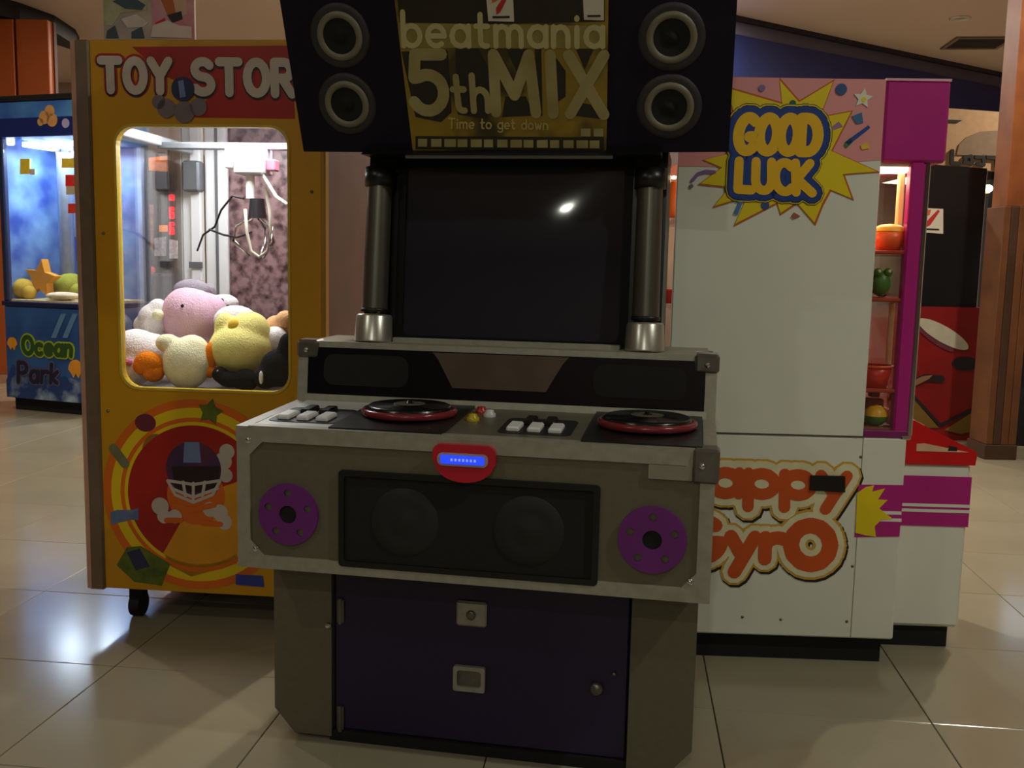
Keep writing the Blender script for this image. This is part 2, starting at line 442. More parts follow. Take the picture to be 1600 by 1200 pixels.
# console carcass in side profile, pushed across
side = [(0,ZB),(0,ZT-.004),(HV,ZT+.012),(HV+.018,HZ-.004),(.60,HZ-.004),(.60,ZB)]
MB().prism(side, -HW+.006, HW-.006, 'x').build('console', GREY, bm_)
# aluminium edging of the front
fr = MB()
fr.prism(rect(-HW, HW, ZB-.002, ZT), -.006, .012, holes=[[(-HW+.032,ZB+.065),(-HW+.065,ZB+.03),(HW-.065,ZB+.03),(HW-.032,ZB+.065),(HW-.032,ZT-.065),(HW-.065,ZT-.032),(-HW+.065,ZT-.032),(-HW+.032,ZT-.065)]])
fr.build('front_edging', ALU, bm_)
for sx in (-1, 1):
    MB().prism([(-.004,ZT-.03),(-.004,ZT+.004),(HV,ZT+.017),(HV,ZT-.013)], sx*(HW+.003), sx*(HW-.028), 'x').build('deck_edging', ALU, bm_)
    MB().prism([(HV-.004,ZT+.012),(HV+.016,HZ),(HV+.05,HZ),(HV+.03,ZT+.012)], sx*(HW+.003), sx*(HW-.026), 'x').build('hood_edging', ALU, bm_)
    # dark moulded corner caps with a rivet
    cz = MB().box(sx*(HW+.008), sx*(HW-.055), HV+.004, HV+.07, HZ-.045, HZ+.006, .008).build('corner_cap', ALUD, bm_)
    MB().ball((sx*(HW-.022), HV+.004, HZ-.022), .008).build('rivet', CHROME, cz)
cz = MB().box(HW+.008, HW-.05, -.012, .05, ZT-.07, ZT+.008, .006).build('corner_cap', ALUD, bm_)
MB().ball((HW-.03, -.012, ZT-.03), .008).build('rivet', CHROME, cz)
for (u, z) in ((-HW+.03, ZT-.03), (-HW+.045, ZB+.045), (HW-.045, ZB+.045)):
    MB().lathe((u, -.006, z), [(.008,0),(.006,.003),(0,.004)], (0,-1,0), 10).build('screw', CHROME, bm_)
MB().box(-HW+.03, HW-.03, -.004, .03, ZT-.002, ZT+.006).build('deck_front_edging', ALU, bm_)
MB().prism([(HV-.006,ZT+.014),(HV+.0,ZT+.04),(HV+.03,ZT+.04),(HV+.03,ZT+.014)], -HW+.02, HW-.02, 'x').build('hood_lower_edging', ALU, bm_)
MB().prism([(HV+.012,HZ-.03),(HV+.015,HZ+.002),(HV+.06,HZ+.002),(HV+.06,HZ-.03)], -HW+.02, HW-.02, 'x').build('hood_upper_edging', ALU, bm_)
# hood face (leans back): local plane
HT = Matrix.Translation((0, HV-.002, ZT+.012)) @ Matrix.Rotation(-math.atan(.018/.177), 4, 'X')
hf = MB(HT).prism(rect(-HW+.026, HW-.026, .024, .152), -.002, .006).build('hood_panel', HOODBLK, bm_)
tz = MB(HT); tz.prism([(-.184,.149),(.184,.149),(.168,.13),(.126,.056),(-.126,.056),(-.168,.13)], -.005, .0)
mirror = mat('smoked_mirror', (120,104,92), .18, .55, .12, 14)
tz.build('display_window', mirror, bm_)
for sx in (-1, 1):     # speaker slots under the hood
    MB(HT).prism(rrect(sx*.37-.12, sx*.37+.12, .05, .135, .03), -.0035, 0).build('speaker_mesh', MATTE, bm_)
# top plate of the hood
MB().box(-HW+.02, HW-.02, HV+.06, .62, HZ-.006, HZ+.002).build('hood_top_plate', ALU, bm_)
MB().box(-.32, .31, .455, .475, HZ, HZ+.014, .002).build('hood_rear_strip', ALU, bm_)
# deck plates: local slope plane
DT = Matrix.Translation((0, 0, ZT-.003)) @ Matrix.Rotation(math.atan(.016/HV), 4, 'X')
keyplate_lit = mat('key_plate', (205,208,206), .35, .1, .08, 25)  # bluish light bounced onto the left plate is mixed into this pale tone
def deck_pt(x, y, z=ZT+.01):
    return B.top(x, y, z)
MB(DT).prism(rect(-HW+.03, -.338, .012, HV-.01), .002, .006, 'z').build('key_plate', keyplate_lit, bm_)
MB(DT).prism(rect(-.062, .262, .012, HV-.01), .002, .006, 'z').build('key_plate', mat('dark_key_plate', (110,106,90), .4, .3, .1, 25), bm_)
def keys(u0, dark):
    k = 0
    for i in range(3):
        MB(DT).box(u0+i*.05, u0+i*.05+.032, .085, .155, .006, .020, .004).build('white_key', WHITEP, bm_)
    for i in range(2):
        MB(DT).box(u0+.027+i*.05, u0+.055+i*.05, .165, .235, .006, .020, .004).build('black_key', BLACK, bm_)
    MB(DT).prism(rrect(u0-.02, u0+.155, .07, .25, .02), .006, .008, 'z').build('key_surround', dark, bm_)
keys(-.50, mat('key_surround_dark', (30,30,34), .5))
keys(.075, mat('key_surround_dark', (30,30,34), .5))
for (u, vv, col) in ((-.03,.20,(200,170,20)), (.0,.26,(200,200,200)), (-.03,.30,(170,40,30))):
    MB(DT).lathe((u, vv, .006), [(.016,0),(.016,.008),(.011,.011),(.011,.016),(0,.018)], n=14).build('start_button', mat('button_%d_%d' % (col[0], col[1]), col, .3), bm_)
redring = mat('red_clear_ring', (128,44,48), .2, 0, .05, 5)
for uc, vc, x0, x1 in ((-.198, .215, -.338, -.062), (.40, .215, .262, HW-.03)):
    base = MB(DT).prism(rect(x0, x1, .012, HV-.008), .002, .012, 'z').build('turntable_base', BLACK, bm_)
    # disc stands proud of the deck
    c0 = DT @ Vector((uc, vc, .012))
    MB().lathe(c0, [(.118,0),(.121,.004),(.121,.011),(.116,.016),(.108,.016),(.108,0)], n=40).build('turntable_ring', redring, bm_)
    d = MB().lathe(c0, [(.1075,.004),(.1075,.020),(.10,.024),(.045,.024),(.043,.026),(.008,.026),(.006,.034),(0,.035)], n=40)
    pl = d.build('turntable_disc', mat('black_vinyl', (13,12,14), .25), bm_)
    MB().lathe(c0, [(.040,.0265),(.012,.0275)], n=28).build('disc_label', mat('disc_label_grey', (92,88,76), .4), pl)
# front: purple vent discs, speaker window, card reader, sticker
vio = mat('violet_plastic', (110,34,122), .4, 0, .08, 10)
for uc, r in ((-.432, .0745), (.43, .0765)):
    zc = .641
    ro = MB(); ro.prism(arc(uc, zc, r, r, 0, 360, 40)[:-1], -.010, .002, holes=[arc(uc, zc, .022, .022, 0, 360, 20)[:-1]] +
             [arc(uc+.052*math.cos(math.radians(90+72*k)), zc+.052*math.sin(math.radians(90+72*k)), .0095, .0095, 0, 360, 10)[:-1] for k in range(5)])
    vd = ro.build('vent_disc', vio, bm_)
    MB().disc((uc, zc), .024, -.005, 0, 20).build('hub', MATTE, vd)
    for k in range(5):
        MB().disc((uc+.052*math.cos(math.radians(90+72*k)), zc+.052*math.sin(math.radians(90+72*k))), .0098, -.004, 0, 10).build('port', GREY, vd)
grille = mat('speaker_cloth', (22,23,22), .9, 0, .25, 160)
win = MB().prism(rrect(-.302, .307, .528, .753, .008), -.001, .004).build('speaker_window', grille, bm_)
MB().prism(rrect(-.306, .311, .524, .757, .01), -.008, .002, holes=[rrect(-.292, .297, .538, .743, .006)]).build('window_frame', BLACK, win)
for uc in (-.145, .15):
    MB().lathe((uc, -.001, .64), [(.082,0),(.078,.003),(.05,.001),(.03,.002),(.022,.004),(0,.005)], (0,-1,0), 32).build('speaker_cone', mat('speaker_cone', (27,28,28), .7, 0, .1, 30), win)
redm = mat('red_reader_plastic', (196,24,48), .35, 0, .05, 8)
rd = MB(); rd.prism([(-.074,.80)] + arc(-.055,.815,.02,.02,180,90,4) + arc(.052,.815,.02,.02,90,0,4) + [(.072,.79)] + arc(0,.79,.068,.042,-5,-175,14), -.022, 0)
rdo = rd.build('card_reader', redm, bm_)
MB().prism(rrect(-.062, .056, .786, .816, .012), -.026, -.02).build('reader_bezel', mat('reader_grey', (176,160,160), .4), rdo)
MB().prism(rrect(-.054, .048, .791, .811, .004), -.028, -.024).build('lcd', mat('blue_lcd', (40,70,255), .4, 0, .05, 60, emit=.9), rdo)
for k in range(7): MB().box(-.03+k*.009, -.025+k*.009, -.0285, -.0278, .798, .804).build('lcd_character', mat('lcd_text', (150,170,255), .4, emit=.6), rdo)
MB().prism(rrect(.416, .512, .780, .812, .003), -.008, 0).build('sticker', mat('grey_sticker', (140,136,120), .5), bm_)
# pedestal: two grey leg panels, purple door between
LV = .15
for sx in (-1, 1):
    q = [(.383,.505),(.54,.505),(.54,.075),(.485,.012),(.383,.012)]
    MB().prism([(sx*a, b) for a, b in q], LV, .80).build('leg_panel', GREY, bm_)
MB().box(-.39, .383, LV+.03, .78, .0, .505).build('pedestal_core', MATTE, bm_)
door = MB().box(-.378, .378, LV+.012, LV+.035, .03, .498, .003).build('coin_door', PURPLE, bm_)
MB().box(-.39, .39, LV+.004, LV+.03, 0, .028).build('kick_plate', MATTE, bm_)
for z in (.35, .06):
    h = MB().box(-.352, -.372, LV+.004, LV+.014, z-.032, z+.032, .003); h.cyl((-.362,LV+.006,z-.034),(-.362,LV+.006,z+.034),.006,n=10)
    h.build('hinge', ALUD, door)
l1 = MB().box(-.055, .023, LV+.002, LV+.014, .34, .405, .005).build('lock_plate', ALU, door)
MB().lathe((-.016, LV+.002, .372), [(.012,0),(.012,.006),(.009,.008),(0,.008)], (0,-1,0), 14).build('keyhole', ALUD, l1)
l2 = MB().prism(rrect(-.06, .022, .170, .235, .006), LV+.0, LV+.014, holes=[rrect(-.05, .012, .182, .225, .008)]).build('coin_return_frame', ALU, door)
MB().prism(rrect(-.052, .014, .180, .227, .006), LV+.008, LV+.016).build('coin_return_flap', ALUD, l2)
MB().lathe((.303, LV+.012, .208), [(.016,0),(.018,.008),(.013,.014),(0,.016)], (0,-1,0), 16).build('door_lock', ALUD, door)
MB().ball((-.392, LV+.002, .312), .010).build('bolt', CHROME, door)
MB().ball((.345, LV+.008, .25), .006).build('bolt', ALUD, door)
for (u, vv) in ((-.46,.22),(.46,.22),(-.46,.74),(.46,.74)):
    MB().lathe((u, vv, 0), [(.022,0),(.022,.008),(.012,.014),(.012,.02)], n=12).build('levelling_foot', RUBBER, bm_)
# monitor housing
MB().prism([(.50,1.018),(.545,1.56),(.88,1.56),(.88,.3),(.62,.3),(.62,1.018)], -.415, .415, 'x').build('monitor_housing', BLACK, bm_)
ST = Matrix.Translation((0, .499, 1.018)) @ Matrix.Rotation(-math.atan(.045/.542), 4, 'X')
MB(ST).prism(rect(-.325, .325, 0, .53), -.012, .004, holes=[rrect(-.303, .303, .022, .492, .02)]).build('screen_bezel', mat('bezel_black', (8,7,8), .6, 0, .1, 9, spec=.2), bm_)
# bulging picture tube
crt = MB(ST); nx, nz = 16, 12; vv = []; ff = []
for j in range(nz+1):
    for i in range(nx+1):
        a, b = i/nx*2-1, j/nz*2-1
        vv.append((a*.306, -.003-.007*(1-a*a)*(1-b*b), .257+b*.238))
for j in range(nz):
    for i in range(nx): ff.append((j*(nx+1)+i, j*(nx+1)+i+1, (j+1)*(nx+1)+i+1, (j+1)*(nx+1)+i))
crt.add(vv, ff, True)
crt.build('screen', mat('unlit_screen_glass', (40,40,50), .05, 0, .05, 4, spec=.6), bm_)
# silver tubes at both sides of the screen
tubem = mat('silver_tube', (104,102,92), .34, .75, .06, 10)
for sx in (-1, 1):
    c0, c1 = Vector((sx*.375, .455, HZ)), Vector((sx*.372, .505, 1.50))
    ax = (c1-c0).normalized()
    L = (c1-c0).length
    tb = MB().lathe(c0, [(.036,.09),(.034,L-.05),(.034,L-.045)], ax, 20).build('light_tube', tubem, bm_)
    MB().lathe(c0, [(0,0),(.054,0),(.053,.004),(.050,.070),(.046,.076),(0,.077)], ax, 24).build('tube_base', mat('satin_silver', (190,188,180), .3, .8), tb)
    MB().lathe(c0, [(.0,.07),(.030,.07),(.030,.082),(.0385,.083),(.0385,.092),(0,.092)], ax, 20).build('tube_collar', BLACK, tb)
    MB().lathe(c0, [(.030,L-.052),(.042,L-.05),(.042,L-.0),(0,L)], ax, 20).build('tube_cap', BLACK, tb)
# marquee leaning out over the player
MT = Matrix.Translation((0, .45, 1.535)) @ Matrix.Rotation(math.atan(.17/.40), 4, 'X')
MH = .56
MQ = mat('marquee_black', (24,18,36), .65, 0, .12, 14, spec=.2)
MB(MT).prism([(-.595,.06),(-.582,.018),(-.285,.008),(.275,.008),(.57,.018),(.57,.36),(-.595,.36)], 0, MH, 'z').build('marquee_box', MQ, bm_)
MB().prism([(.42,1.53),(.54,1.60),(.87,1.60),(.87,1.53)], -.40, .40, 'x').build('marquee_neck', BLACK, bm_)
Minv = (Matrix.Translation(B.o) @ Matrix.Rotation(B.yaw, 4, 'Z') @ MT).inverted()
def fm(x, y, dep=0.0):
    o = Minv @ CAM; d = (Minv.to_3x3() @ ray(x, y)); t = (dep-o.y)/d.y; q = o + d*t
    return (q.x, q.z)
# printed sign between the loudspeakers
prm = mat('sign_print', (150,122,26), .35, 0, .2, 7, rgb2=(62,50,12), contrast=(.45,.62))
pale = mat('sign_pale', (168,156,108), .4, 0, .12, 9, rgb2=(140,124,70))
sg = MB(MT).prism([(-.262,.008),(.258,.008),(.268,MH-.012),(-.272,MH-.012)], -.004, .01).build('sign_panel', prm, bm_)
dkp = mat('sign_dark', (30,25,14), .4)
blk = MB(MT)
tl, tr_ = fm(622, 0), fm(945, 0); z1 = fm(780, 37)[1]
blk.prism([(tl[0]+.0,z1),(tr_[0],z1),(tr_[0],MH-.014),(tl[0],MH-.014)], -.0048, -.003)
blk.build('sign_dark_header', dkp, sg)
sh = MB(MT)      # dark ragged print behind the lettering
for xs in ([(628,80),(700,78),(706,175),(690,190),(650,182)], [(712,76),(748,76),(770,120),(762,185),(716,178)], [(792,76),(826,76),(815,128)], [(790,150),(822,150),(835,180),(785,182)], [(836,76),(846,76),(848,180),(840,180)], [(868,88),(884,110),(884,150),(870,160)], [(900,76),(928,76),(914,108)], [(905,160),(940,165),(938,185),(898,180)]):
    sh.prism(pxpoly(xs, fm), -.0055, -.004)
sh.build('sign_dark_print', dkp, sg)
MB(MT).prism([fm(626,74),fm(946,75),fm(945,40),fm(624,35)], -.006, -.004).build('name_strip', mat('sign_strip', (140,128,66), .4, 0, .1, 9), sg)
letters('beatmania', [(632,71),(942,72),(942,22),(630,18)], fm, .013, -.0075, -.005, 'name_lettering', mat('sign_name', (186,176,124), .4, 0, .06, 12), sg, .26, MT)
letters('5', [(648,172),(696,172),(694,84),(642,84)], fm, .030, -.0085, -.005, 'number_lettering', pale, sg, .2, MT)
letters('th', [(712,172),(764,172),(762,118),(706,116)], fm, .016, -.0085, -.005, 'number_lettering', pale, sg, .3, MT)
letters('MIX', [(776,174),(944,178),(944,86),(766,84)], fm, .028, -.0085, -.005, 'mix_lettering', pale, sg, .34, MT)
letters('Time to get down', [(702,204),(856,206),(856,186),(702,184)], fm, .004, -.0085, -.005, 'slogan_lettering', mat('slogan_ink', (176,158,90), .4), sg, .26, MT)
stp = MB(MT).prism([fm(650,232),fm(944,236),fm(944,214),(fm(650,212))], -.0055, -.004).build('photo_strip', dkp, sg)
for k in range(14):
    x0 = 654 + k*20.6; wq = 14 + (k*7 % 5)
    y0 = 216 + k*.2
    MB(MT).prism([fm(x0,y0+12),fm(x0+wq,y0+12),fm(x0+wq,y0),fm(x0,y0)], -.0065, -.005).build('photo', pale, stp)
for k, x0 in enumerate((908, 928)): MB(MT).prism([fm(x0,212),fm(x0+15,212),fm(x0+15,200),fm(x0,200)], -.0065, -.005).build('photo', pale, stp)
MB(MT).box(-.285, .275, -.004, .02, -.012, .006).build('sign_rail', GREYM, bm_)
def maker_sticker(q, fn, d, parent, M=None, name='maker_sticker', red=True):
    wm = mat('sticker_white', (206,198,180), .5, 0, .05, 20)
    f = quadmap(q, fn)
    s_ = MB(M).prism([f(0,0),f(1,0),f(1,1),f(0,1)], d-.001, d+.001).build(name, wm, parent)
    if red:
        m1 = MB(M).prism([f(.2,.62),f(.45,.72),f(.5,.95),f(.22,.9)], d-.002, d).build('emblem', mat('emblem_orange', (206,92,44), .5), s_)
        m2 = MB(M).prism([f(.34,.22),f(.5,.32),f(.86,.9),f(.78,.96),f(.46,.6),f(.34,.44)], d-.002, d).build('emblem', mat('emblem_red', (180,40,40), .5), s_)
    MB(M).prism([f(.18,.1),f(.84,.12),f(.84,.19),f(.18,.17)], d-.002, d).build('maker_name', INK, s_)
    return s_
maker_sticker([(764,32),(804,33),(802,-14),(760,-14)], fm, -.007, bm_, MT)
maker_sticker([(913,30),(944,31),(944,-14),(911,-14)], fm, -.007, bm_, MT, red=False)
# four loudspeakers
grey_ring = mat('speaker_ring', (120,114,96), .5, .1, .05, 20)
for sx, pts in ((-1, ((535,54),(546,160))), (1, ((1050,56),(1046,164)))):
    for (px_, py_) in pts:
        u, z = fm(px_, py_, .03)
        ang = math.atan2(.010, .29)*(-sx)
        dep = .008 + (abs(u)-.28)*(.010/.29)
        c = MT @ Vector((u, dep, z)); nrm = (MT.to_3x3() @ Vector((math.sin(ang)*1.0, -math.cos(ang), 0)))
        nrm = MT.to_3x3() @ Vector((sx*math.sin(math.atan2(.010,.29)), -math.cos(ang), 0))
        sp = MB().lathe(c, [(.082,0),(.080,.004),(.070,.006),(.062,.005)], nrm, 36).build('speaker_surround', mat('speaker_surround', (44,40,46), .6), bm_)
        MB().lathe(c, [(.063,.003),(.060,.009),(.054,.011),(.046,.009),(.044,.002)], nrm, 36).build('speaker_ring', grey_ring, sp)
        MB().lathe(c, [(.047,.006),(.03,.002),(.018,.001),(.016,.004),(0,.007)], nrm, 28).build('speaker_cone', MATTE, sp)
# ================================================================== yellow crane machine
Yf = Frame(-1.4133, 3.2716, -.096)
fy = lambda x, y: Yf.on(x, y, 0)
ym = thing('crane_machine', 'tall yellow crane machine with a brightly lit window full of plush toys', 'crane machine', Yf.o, Yf.yaw)
YW, YD, YT, YB = .812, .80, 1.922, .123
YEL = mat('yellow_print', (206,146,10), .4, 0, .06, 2.5)
YELS = mat('yellow_side', (176,130,30), .45, 0, .08, 4)
WX0, WX1, WZ0, WZ1 = .119, .700, .806, 1.664
YF = MB().prism(rect(.0, YW, YB, YT), -.006, .016, holes=[rrect(WX0, WX1, WZ0, WZ1, .065)]).build('front_panel', YEL, ym)
MB().prism(rrect(WX0, WX1, WZ0, WZ1, .065), -.009, .02, holes=[rrect(WX0+.008, WX1-.008, WZ0+.008, WZ1-.008, .06)]).build('window_trim', mat('amber_rubber', (210,176,60), .4), YF)
MB().prism(rrect(WX0+.008, WX1-.008, WZ0+.008, WZ1-.008, .06), .004, .009).build('window_glass', glass('pane', (1,1,1), .03), YF)
MB().box(0.002, YW-.002, .016, YD, YB, .785).build('lower_cabinet', YELS, ym)
MB().box(-.004, YW+.004, .0, YD+.004, 1.845, YT+.004, .004).build('roof', YELS, ym)
MB().box(-.008, .048, -.016, .03, YB-.006, YT+.002, .006).build('corner_post', mat('bronze_trim', (126,108,88), .4, .4, .08, 20), ym)
MB().box(-.011, .004, -.018, -.012, YB, YT).build('edge_strip', mat('pink_edge', (206,160,140), .3, .3), ym)
MB().box(YW-.012, YW+.004, -.012, .03, YB-.004, YT, .003).build('corner_post', YELS, ym)
MB().box(.0, .04, YD-.04, YD, .785, 1.845).build('corner_post', WHITEP, ym)
SIDEM = mat('brown_pink_panel', (104,76,66), .5, 0, .12, 6)
MB().box(YW-.018, YW-.002, .03, YD, .785, 1.845).build('side_panel', SIDEM, ym)
MB().box(YW-.003, YW+.003, .03, YD, 1.785, 1.80).build('side_rail', ALU, ym)
MOT = mat('mottled_backdrop', (58,36,40), .35, 0, .1, 26, rgb2=(146,116,116), contrast=(.36,.60), detail=6)
MB().box(.19, YW-.018, YD-.025, YD-.008, .785, 1.845).build('back_panel', MOT, ym)
MB().box(.004, .009, .03, YD-.04, .79, 1.84).build('side_glass', glass('pane', (1,1,1), .03), ym)
MB().box(.02, YW-.02, .02, YD-.03, .785, .795).build('prize_bed', mat('bed_grey', (120,112,108), .8), ym)
MB().box(.012, YW-.02, .02, YD-.03, 1.775, 1.79).build('inner_ceiling', WHITEP, ym)
glow = mat('fluorescent_glow', (245,248,255), .5, 0, 0, 1, emit=3.2)
for (u0, u1, v0, v1) in ((.10,.34,.30,.42), (.40,.64,.26,.36), (.48,.66,.50,.60)):
    b_ = MB().box(u0, u1, v0, v1, 1.715, 1.775, .006).build('light_box', glow, ym)
lamp('crane_light', ym, (.40,.36,1.705), 11, (.93,.97,1.0), .5, (0,0,0), 'RECTANGLE', .4)
# back corner posts with bracket
MB().box(.046,.092,.735,.775,.79,1.775,.006).build('inner_post', WHITEP, ym)
MB().box(.104,.196,.745,.775,.79,1.775,.008).build('inner_post', WHITEP, ym)
MB().box(.150,.160,.738,.746,.79,1.775).build('post_seam', GREYM, ym)
MB().box(.042,.096,.728,.736,1.20,1.225).build('bracket', GREYM, ym)
MB().box(.03,.10,.70,.76,1.50,1.62,.008).build('bracket', GREYM, ym)
# gantry
for u in (.055, .74): MB().box(u-.018,u+.018,.04,.72,1.645,1.68,.004).build('gantry_rail', mat('gantry_grey', (170,172,176), .35, .4), ym)
MB().box(.055,.74,.44,.475,1.635,1.66,.004).build('gantry_beam', GREYM, ym)
car = MB().box(.36,.47,.39,.50,1.545,1.64,.006).build('crane_carriage', mat('carriage_grey', (176,178,186), .4), ym)
MB().box(.325,.355,.40,.47,1.565,1.645,.004).build('motor', WHITEP, car)
MB().box(.470,.505,.42,.47,1.56,1.60,.004).build('motor', mat('motor_pink', (206,120,140), .5), car)
MB().cyl((.405,.44,1.545),(.405,.44,1.46),.016,n=12).build('hoist_tube', WHITEP, car)
claw = MB(); cc = Vector((.43,.44,1.39))
claw.cyl(cc+Vector((0,0,.07)), cc, .026, .034, 14)
co = claw.build('claw', mat('claw_dark', (48,46,50), .35, .5), ym)
for k in range(3):
    a_ = math.radians(90+120*k); d_ = Vector((math.cos(a_), math.sin(a_), 0))
    MB().tube([cc+d_*.02, cc+d_*.075+Vector((0,0,-.03)), cc+d_*.085+Vector((0,0,-.085)), cc+d_*.03+Vector((0,0,-.14))], .007).build('claw_finger', CHROME, co)
cable = mat('white_cable', (200,196,180), .5)
MB().tube([(.455,.42,1.55),(.50,.38,1.50),(.55,.30,1.46),(.62,.20,1.43),(.70,.10,1.42)], .006).build('cable', cable, car)
MB().tube([(.47,.41,1.50),(.49,.40,1.42),(.495,.40,1.34),(.48,.40,1.27),(.45,.40,1.25),(.42,.40,1.27),(.405,.40,1.34),(.40,.40,1.42)], .006).build('coiled_cable', cable, car)
MB().tube([(.09,.70,1.27),(.14,.64,1.33),(.22,.56,1.36),(.27,.50,1.42),(.33,.46,1.47),(.38,.44,1.46)], .004).build('cable', INK, car)
MB().tube([(.19,.58,1.35),(.26,.54,1.33),(.33,.50,1.32),(.40,.46,1.34)], .004).build('cable', INK, car)
MB().prism(rrect(.60,.78,1.48,1.62,.02), YD-.045, YD-.027).build('red_counter', mat('red_sign_lit', (230,50,60), .4, 0, .3, 30, emit=.5), ym)
# casters
for (u, vv_) in ((.12,.08),(YW-.12,.08),(.12,YD-.08),(YW-.12,YD-.08)):
    cs = MB().cyl((u-.018,vv_,.042),(u+.018,vv_,.042),.042,n=20).build('caster', RUBBER, ym)
    MB().box(u-.026,u+.026,vv_-.02,vv_+.02,.06,YB,.004).build('caster_fork', MATTE, cs)
MB().box(.05,YW-.05,.12,YD-.05,.085,YB).build('base_frame', MATTE, ym)
# --- printed front: title
redp = mat('red_print', (170,26,18), .4, 0, .12, 5)
orp = mat('orange_print', (222,104,18), .4, 0, .12, 5)
ylp = mat('bright_yellow_print', (232,196,16), .4, 0, .06, 5)
whp = mat('offwhite_print', (200,186,176), .4, 0, .08, 8)
MB().prism(pxpoly([(208,74),(455,72),(462,186),(300,184),(330,150),(260,120)], fy), -.0072, -.004).build('title_flash', redp, YF)
TQ = [(160,143),(476,150),(474,97),(158,93)]
for word, qa in (('TOY', [(162,141),(266,143.4),(265,96.5),(160,95)]), ('STORY', [(306,144.4),(502,149),(500,99),(305,97)])):
    qb = [(x, y+2) for x, y in qa]
    letters(word, qa, fy, .044, -.0082, -.005, 'title_outline', redp, YF, .34)
    letters(word, qb, fy, .034, -.0092, -.006, 'title_rim', INK, YF, .34)
    letters(word, qa, fy, .028, -.0102, -.007, 'title_lettering', whp, YF, .34)
# small emblem under the title: a blue ball on grey cloud shapes
em = MB()
for (x, y, r) in ((262,170,.03),(290,176,.034),(312,168,.028),(250,160,.022)): em.disc(fy(x,y), r, -.011, -.006, 20)
emo = em.build('title_cloud', mat('grey_cloud_print', (120,104,110), .4), YF)
MB().disc(fy(288,140), .038, -.0125, -.008, 24).build('title_ball', mat('dark_blue_print', (44,44,84), .35), YF)
MB().prism(pxpoly([(281,128),(289,126),(293,152),(284,154)], fy), -.0132, -.01).build('title_ball_stripe', mat('pale_blue_print', (110,130,176), .4), YF)
# --- printed rings on the base
rc = (.372, .458)
def clipdisc(r0, r1, a0, a1, d, name, material):
    mb = MB(); ringpoly(mb, rc, r0, r1, d-.0012, d, a0, a1, 56); return mb.build(name, material, YF)
clipdisc(.295,.322,0,360,-.0065,'ring_print',orp)
clipdisc(.262,.295,0,360,-.0063,'ring_print',ylp)
clipdisc(.248,.262,0,360,-.0065,'ring_print',orp)
clipdisc(.236,.248,0,360,-.0063,'ring_print',ylp)
clipdisc(.10,.236,20,240,-.0067,'ring_print',redp)
clipdisc(.0,.10,0,360,-.0064,'ring_print',orp)
clipdisc(.10,.236,240,380,-.0064,'ring_print',mat('amber_print', (224,150,24), .4, 0, .1, 5))
MB().prism(pxpoly([(252,824),(372,822),(372,880),(300,900),(262,880)], fy), -.0075, -.005).build('ground_print', mat('amber_print', (224,150,24)), YF)
# football helmet with face cage (plain stand-in for the printed mascot)
hb = mat('helmet_blue_print', (52,40,92), .35, 0, .2, 14, rgb2=(96,44,70))
hx, hz = fy(304, 732)
MB().disc((hx, hz), .093, -.0085, -.006, 30, 1.02).build('helmet_print', hb, YF)
MB().prism(pxpoly([(290,690),(313,690),(316,722),(288,722)], fy), -.0092, -.007).build('helmet_stripe', mat('pale_blue_print', (110,130,176)), YF)
MB().prism(pxpoly([(270,728),(346,728),(340,768),(276,768)], fy), -.0092, -.007).build('helmet_opening', mat('helmet_inside_print', (40,24,28), .4), YF)
cg = MB()
for l in ([(264,750),(304,756),(346,750)], [(270,762),(304,776),(342,762)], [(288,752),(292,774)], [(304,754),(304,780)], [(322,752),(318,774)], [(264,750),(276,772),(304,784),(334,772),(346,750)]):
    cg.stroke([fy(*p) for p in l], .010, -.0102, -.008)
cg.build('face_cage_print', whp, YF)
for grp in (((252,790,.03),(258,806,.024),(275,806,.024)), ((345,800,.028),(330,795,.026),(352,815,.026)), ((350,720,.03),(356,705,.026),(354,742,.024))):
    clo = MB()
    for k, (x, y, r) in enumerate(grp): clo.disc(fy(x,y), r, -.0082-k*2e-5, -.006, 18)
    clo.build('cloud_print', whp, YF)
stl = MB()
for l in ([(272,788),(300,796),(336,788)], [(262,812),(284,812)], [(318,816),(346,818)]): stl.stroke([fy(*p) for p in l], .018, -.0095, -.007)
stl.build('orange_stripe_print', orp, YF)
MB().disc(fy(246,706), .062, -.0078, -.0055, 24, .8).build('balloon_print', mat('olive_orange_print', (170,110,40), .4, 0, .3, 12, rgb2=(120,100,30)), YF)
MB().disc(fy(229,660), .030, -.0085, -.006, 22, 1.2).build('sweet_print', mat('plum_print', (110,38,58), .35, 0, .1, 9), YF)
def star(c, r0, r1, n, rot=0): return [(c[0]+(r1 if k % 2 else r0)*math.sin(rot+math.pi*k/n), c[1]+(r1 if k % 2 else r0)*math.cos(rot+math.pi*k/n)) for k in range(2*n)]
grn = mat('olive_green_print', (112,122,30), .4, 0, .2, 20, rgb2=(60,80,30))
MB().prism(star(fy(330,643), .046, .026, 5, .2), -.0085, -.006).build('star_print', grn, YF)
cn = MB(); cn.stroke([fy(179,700), fy(197,724)], .032, -.0085, -.006); cn.build('can_print', mat('can_grey_print', (120,118,84), .4, 0, .15, 16), YF)
bw = MB(); bw.prism(pxpoly([(174,800),(184,796),(208,796),(218,793),(218,812),(208,811),(186,816),(176,820)], fy), -.0085, -.006); bw.build('wrapped_candy_print', mat('candy_blue_print', (96,116,160), .4, 0, .2, 30), YF)
bg = MB(); bg.prism(pxpoly([(184,882),(200,854),(222,852),(268,880),(254,914),(212,908)], fy), -.0085, -.006); bg.build('sweet_bag_print', grn, YF)
MB().prism(pxpoly([(200,862),(220,856),(236,884),(214,890)], fy), -.0095, -.007).build('bag_mark_print', mat('dark_blue_print', (44,44,84)), YF)
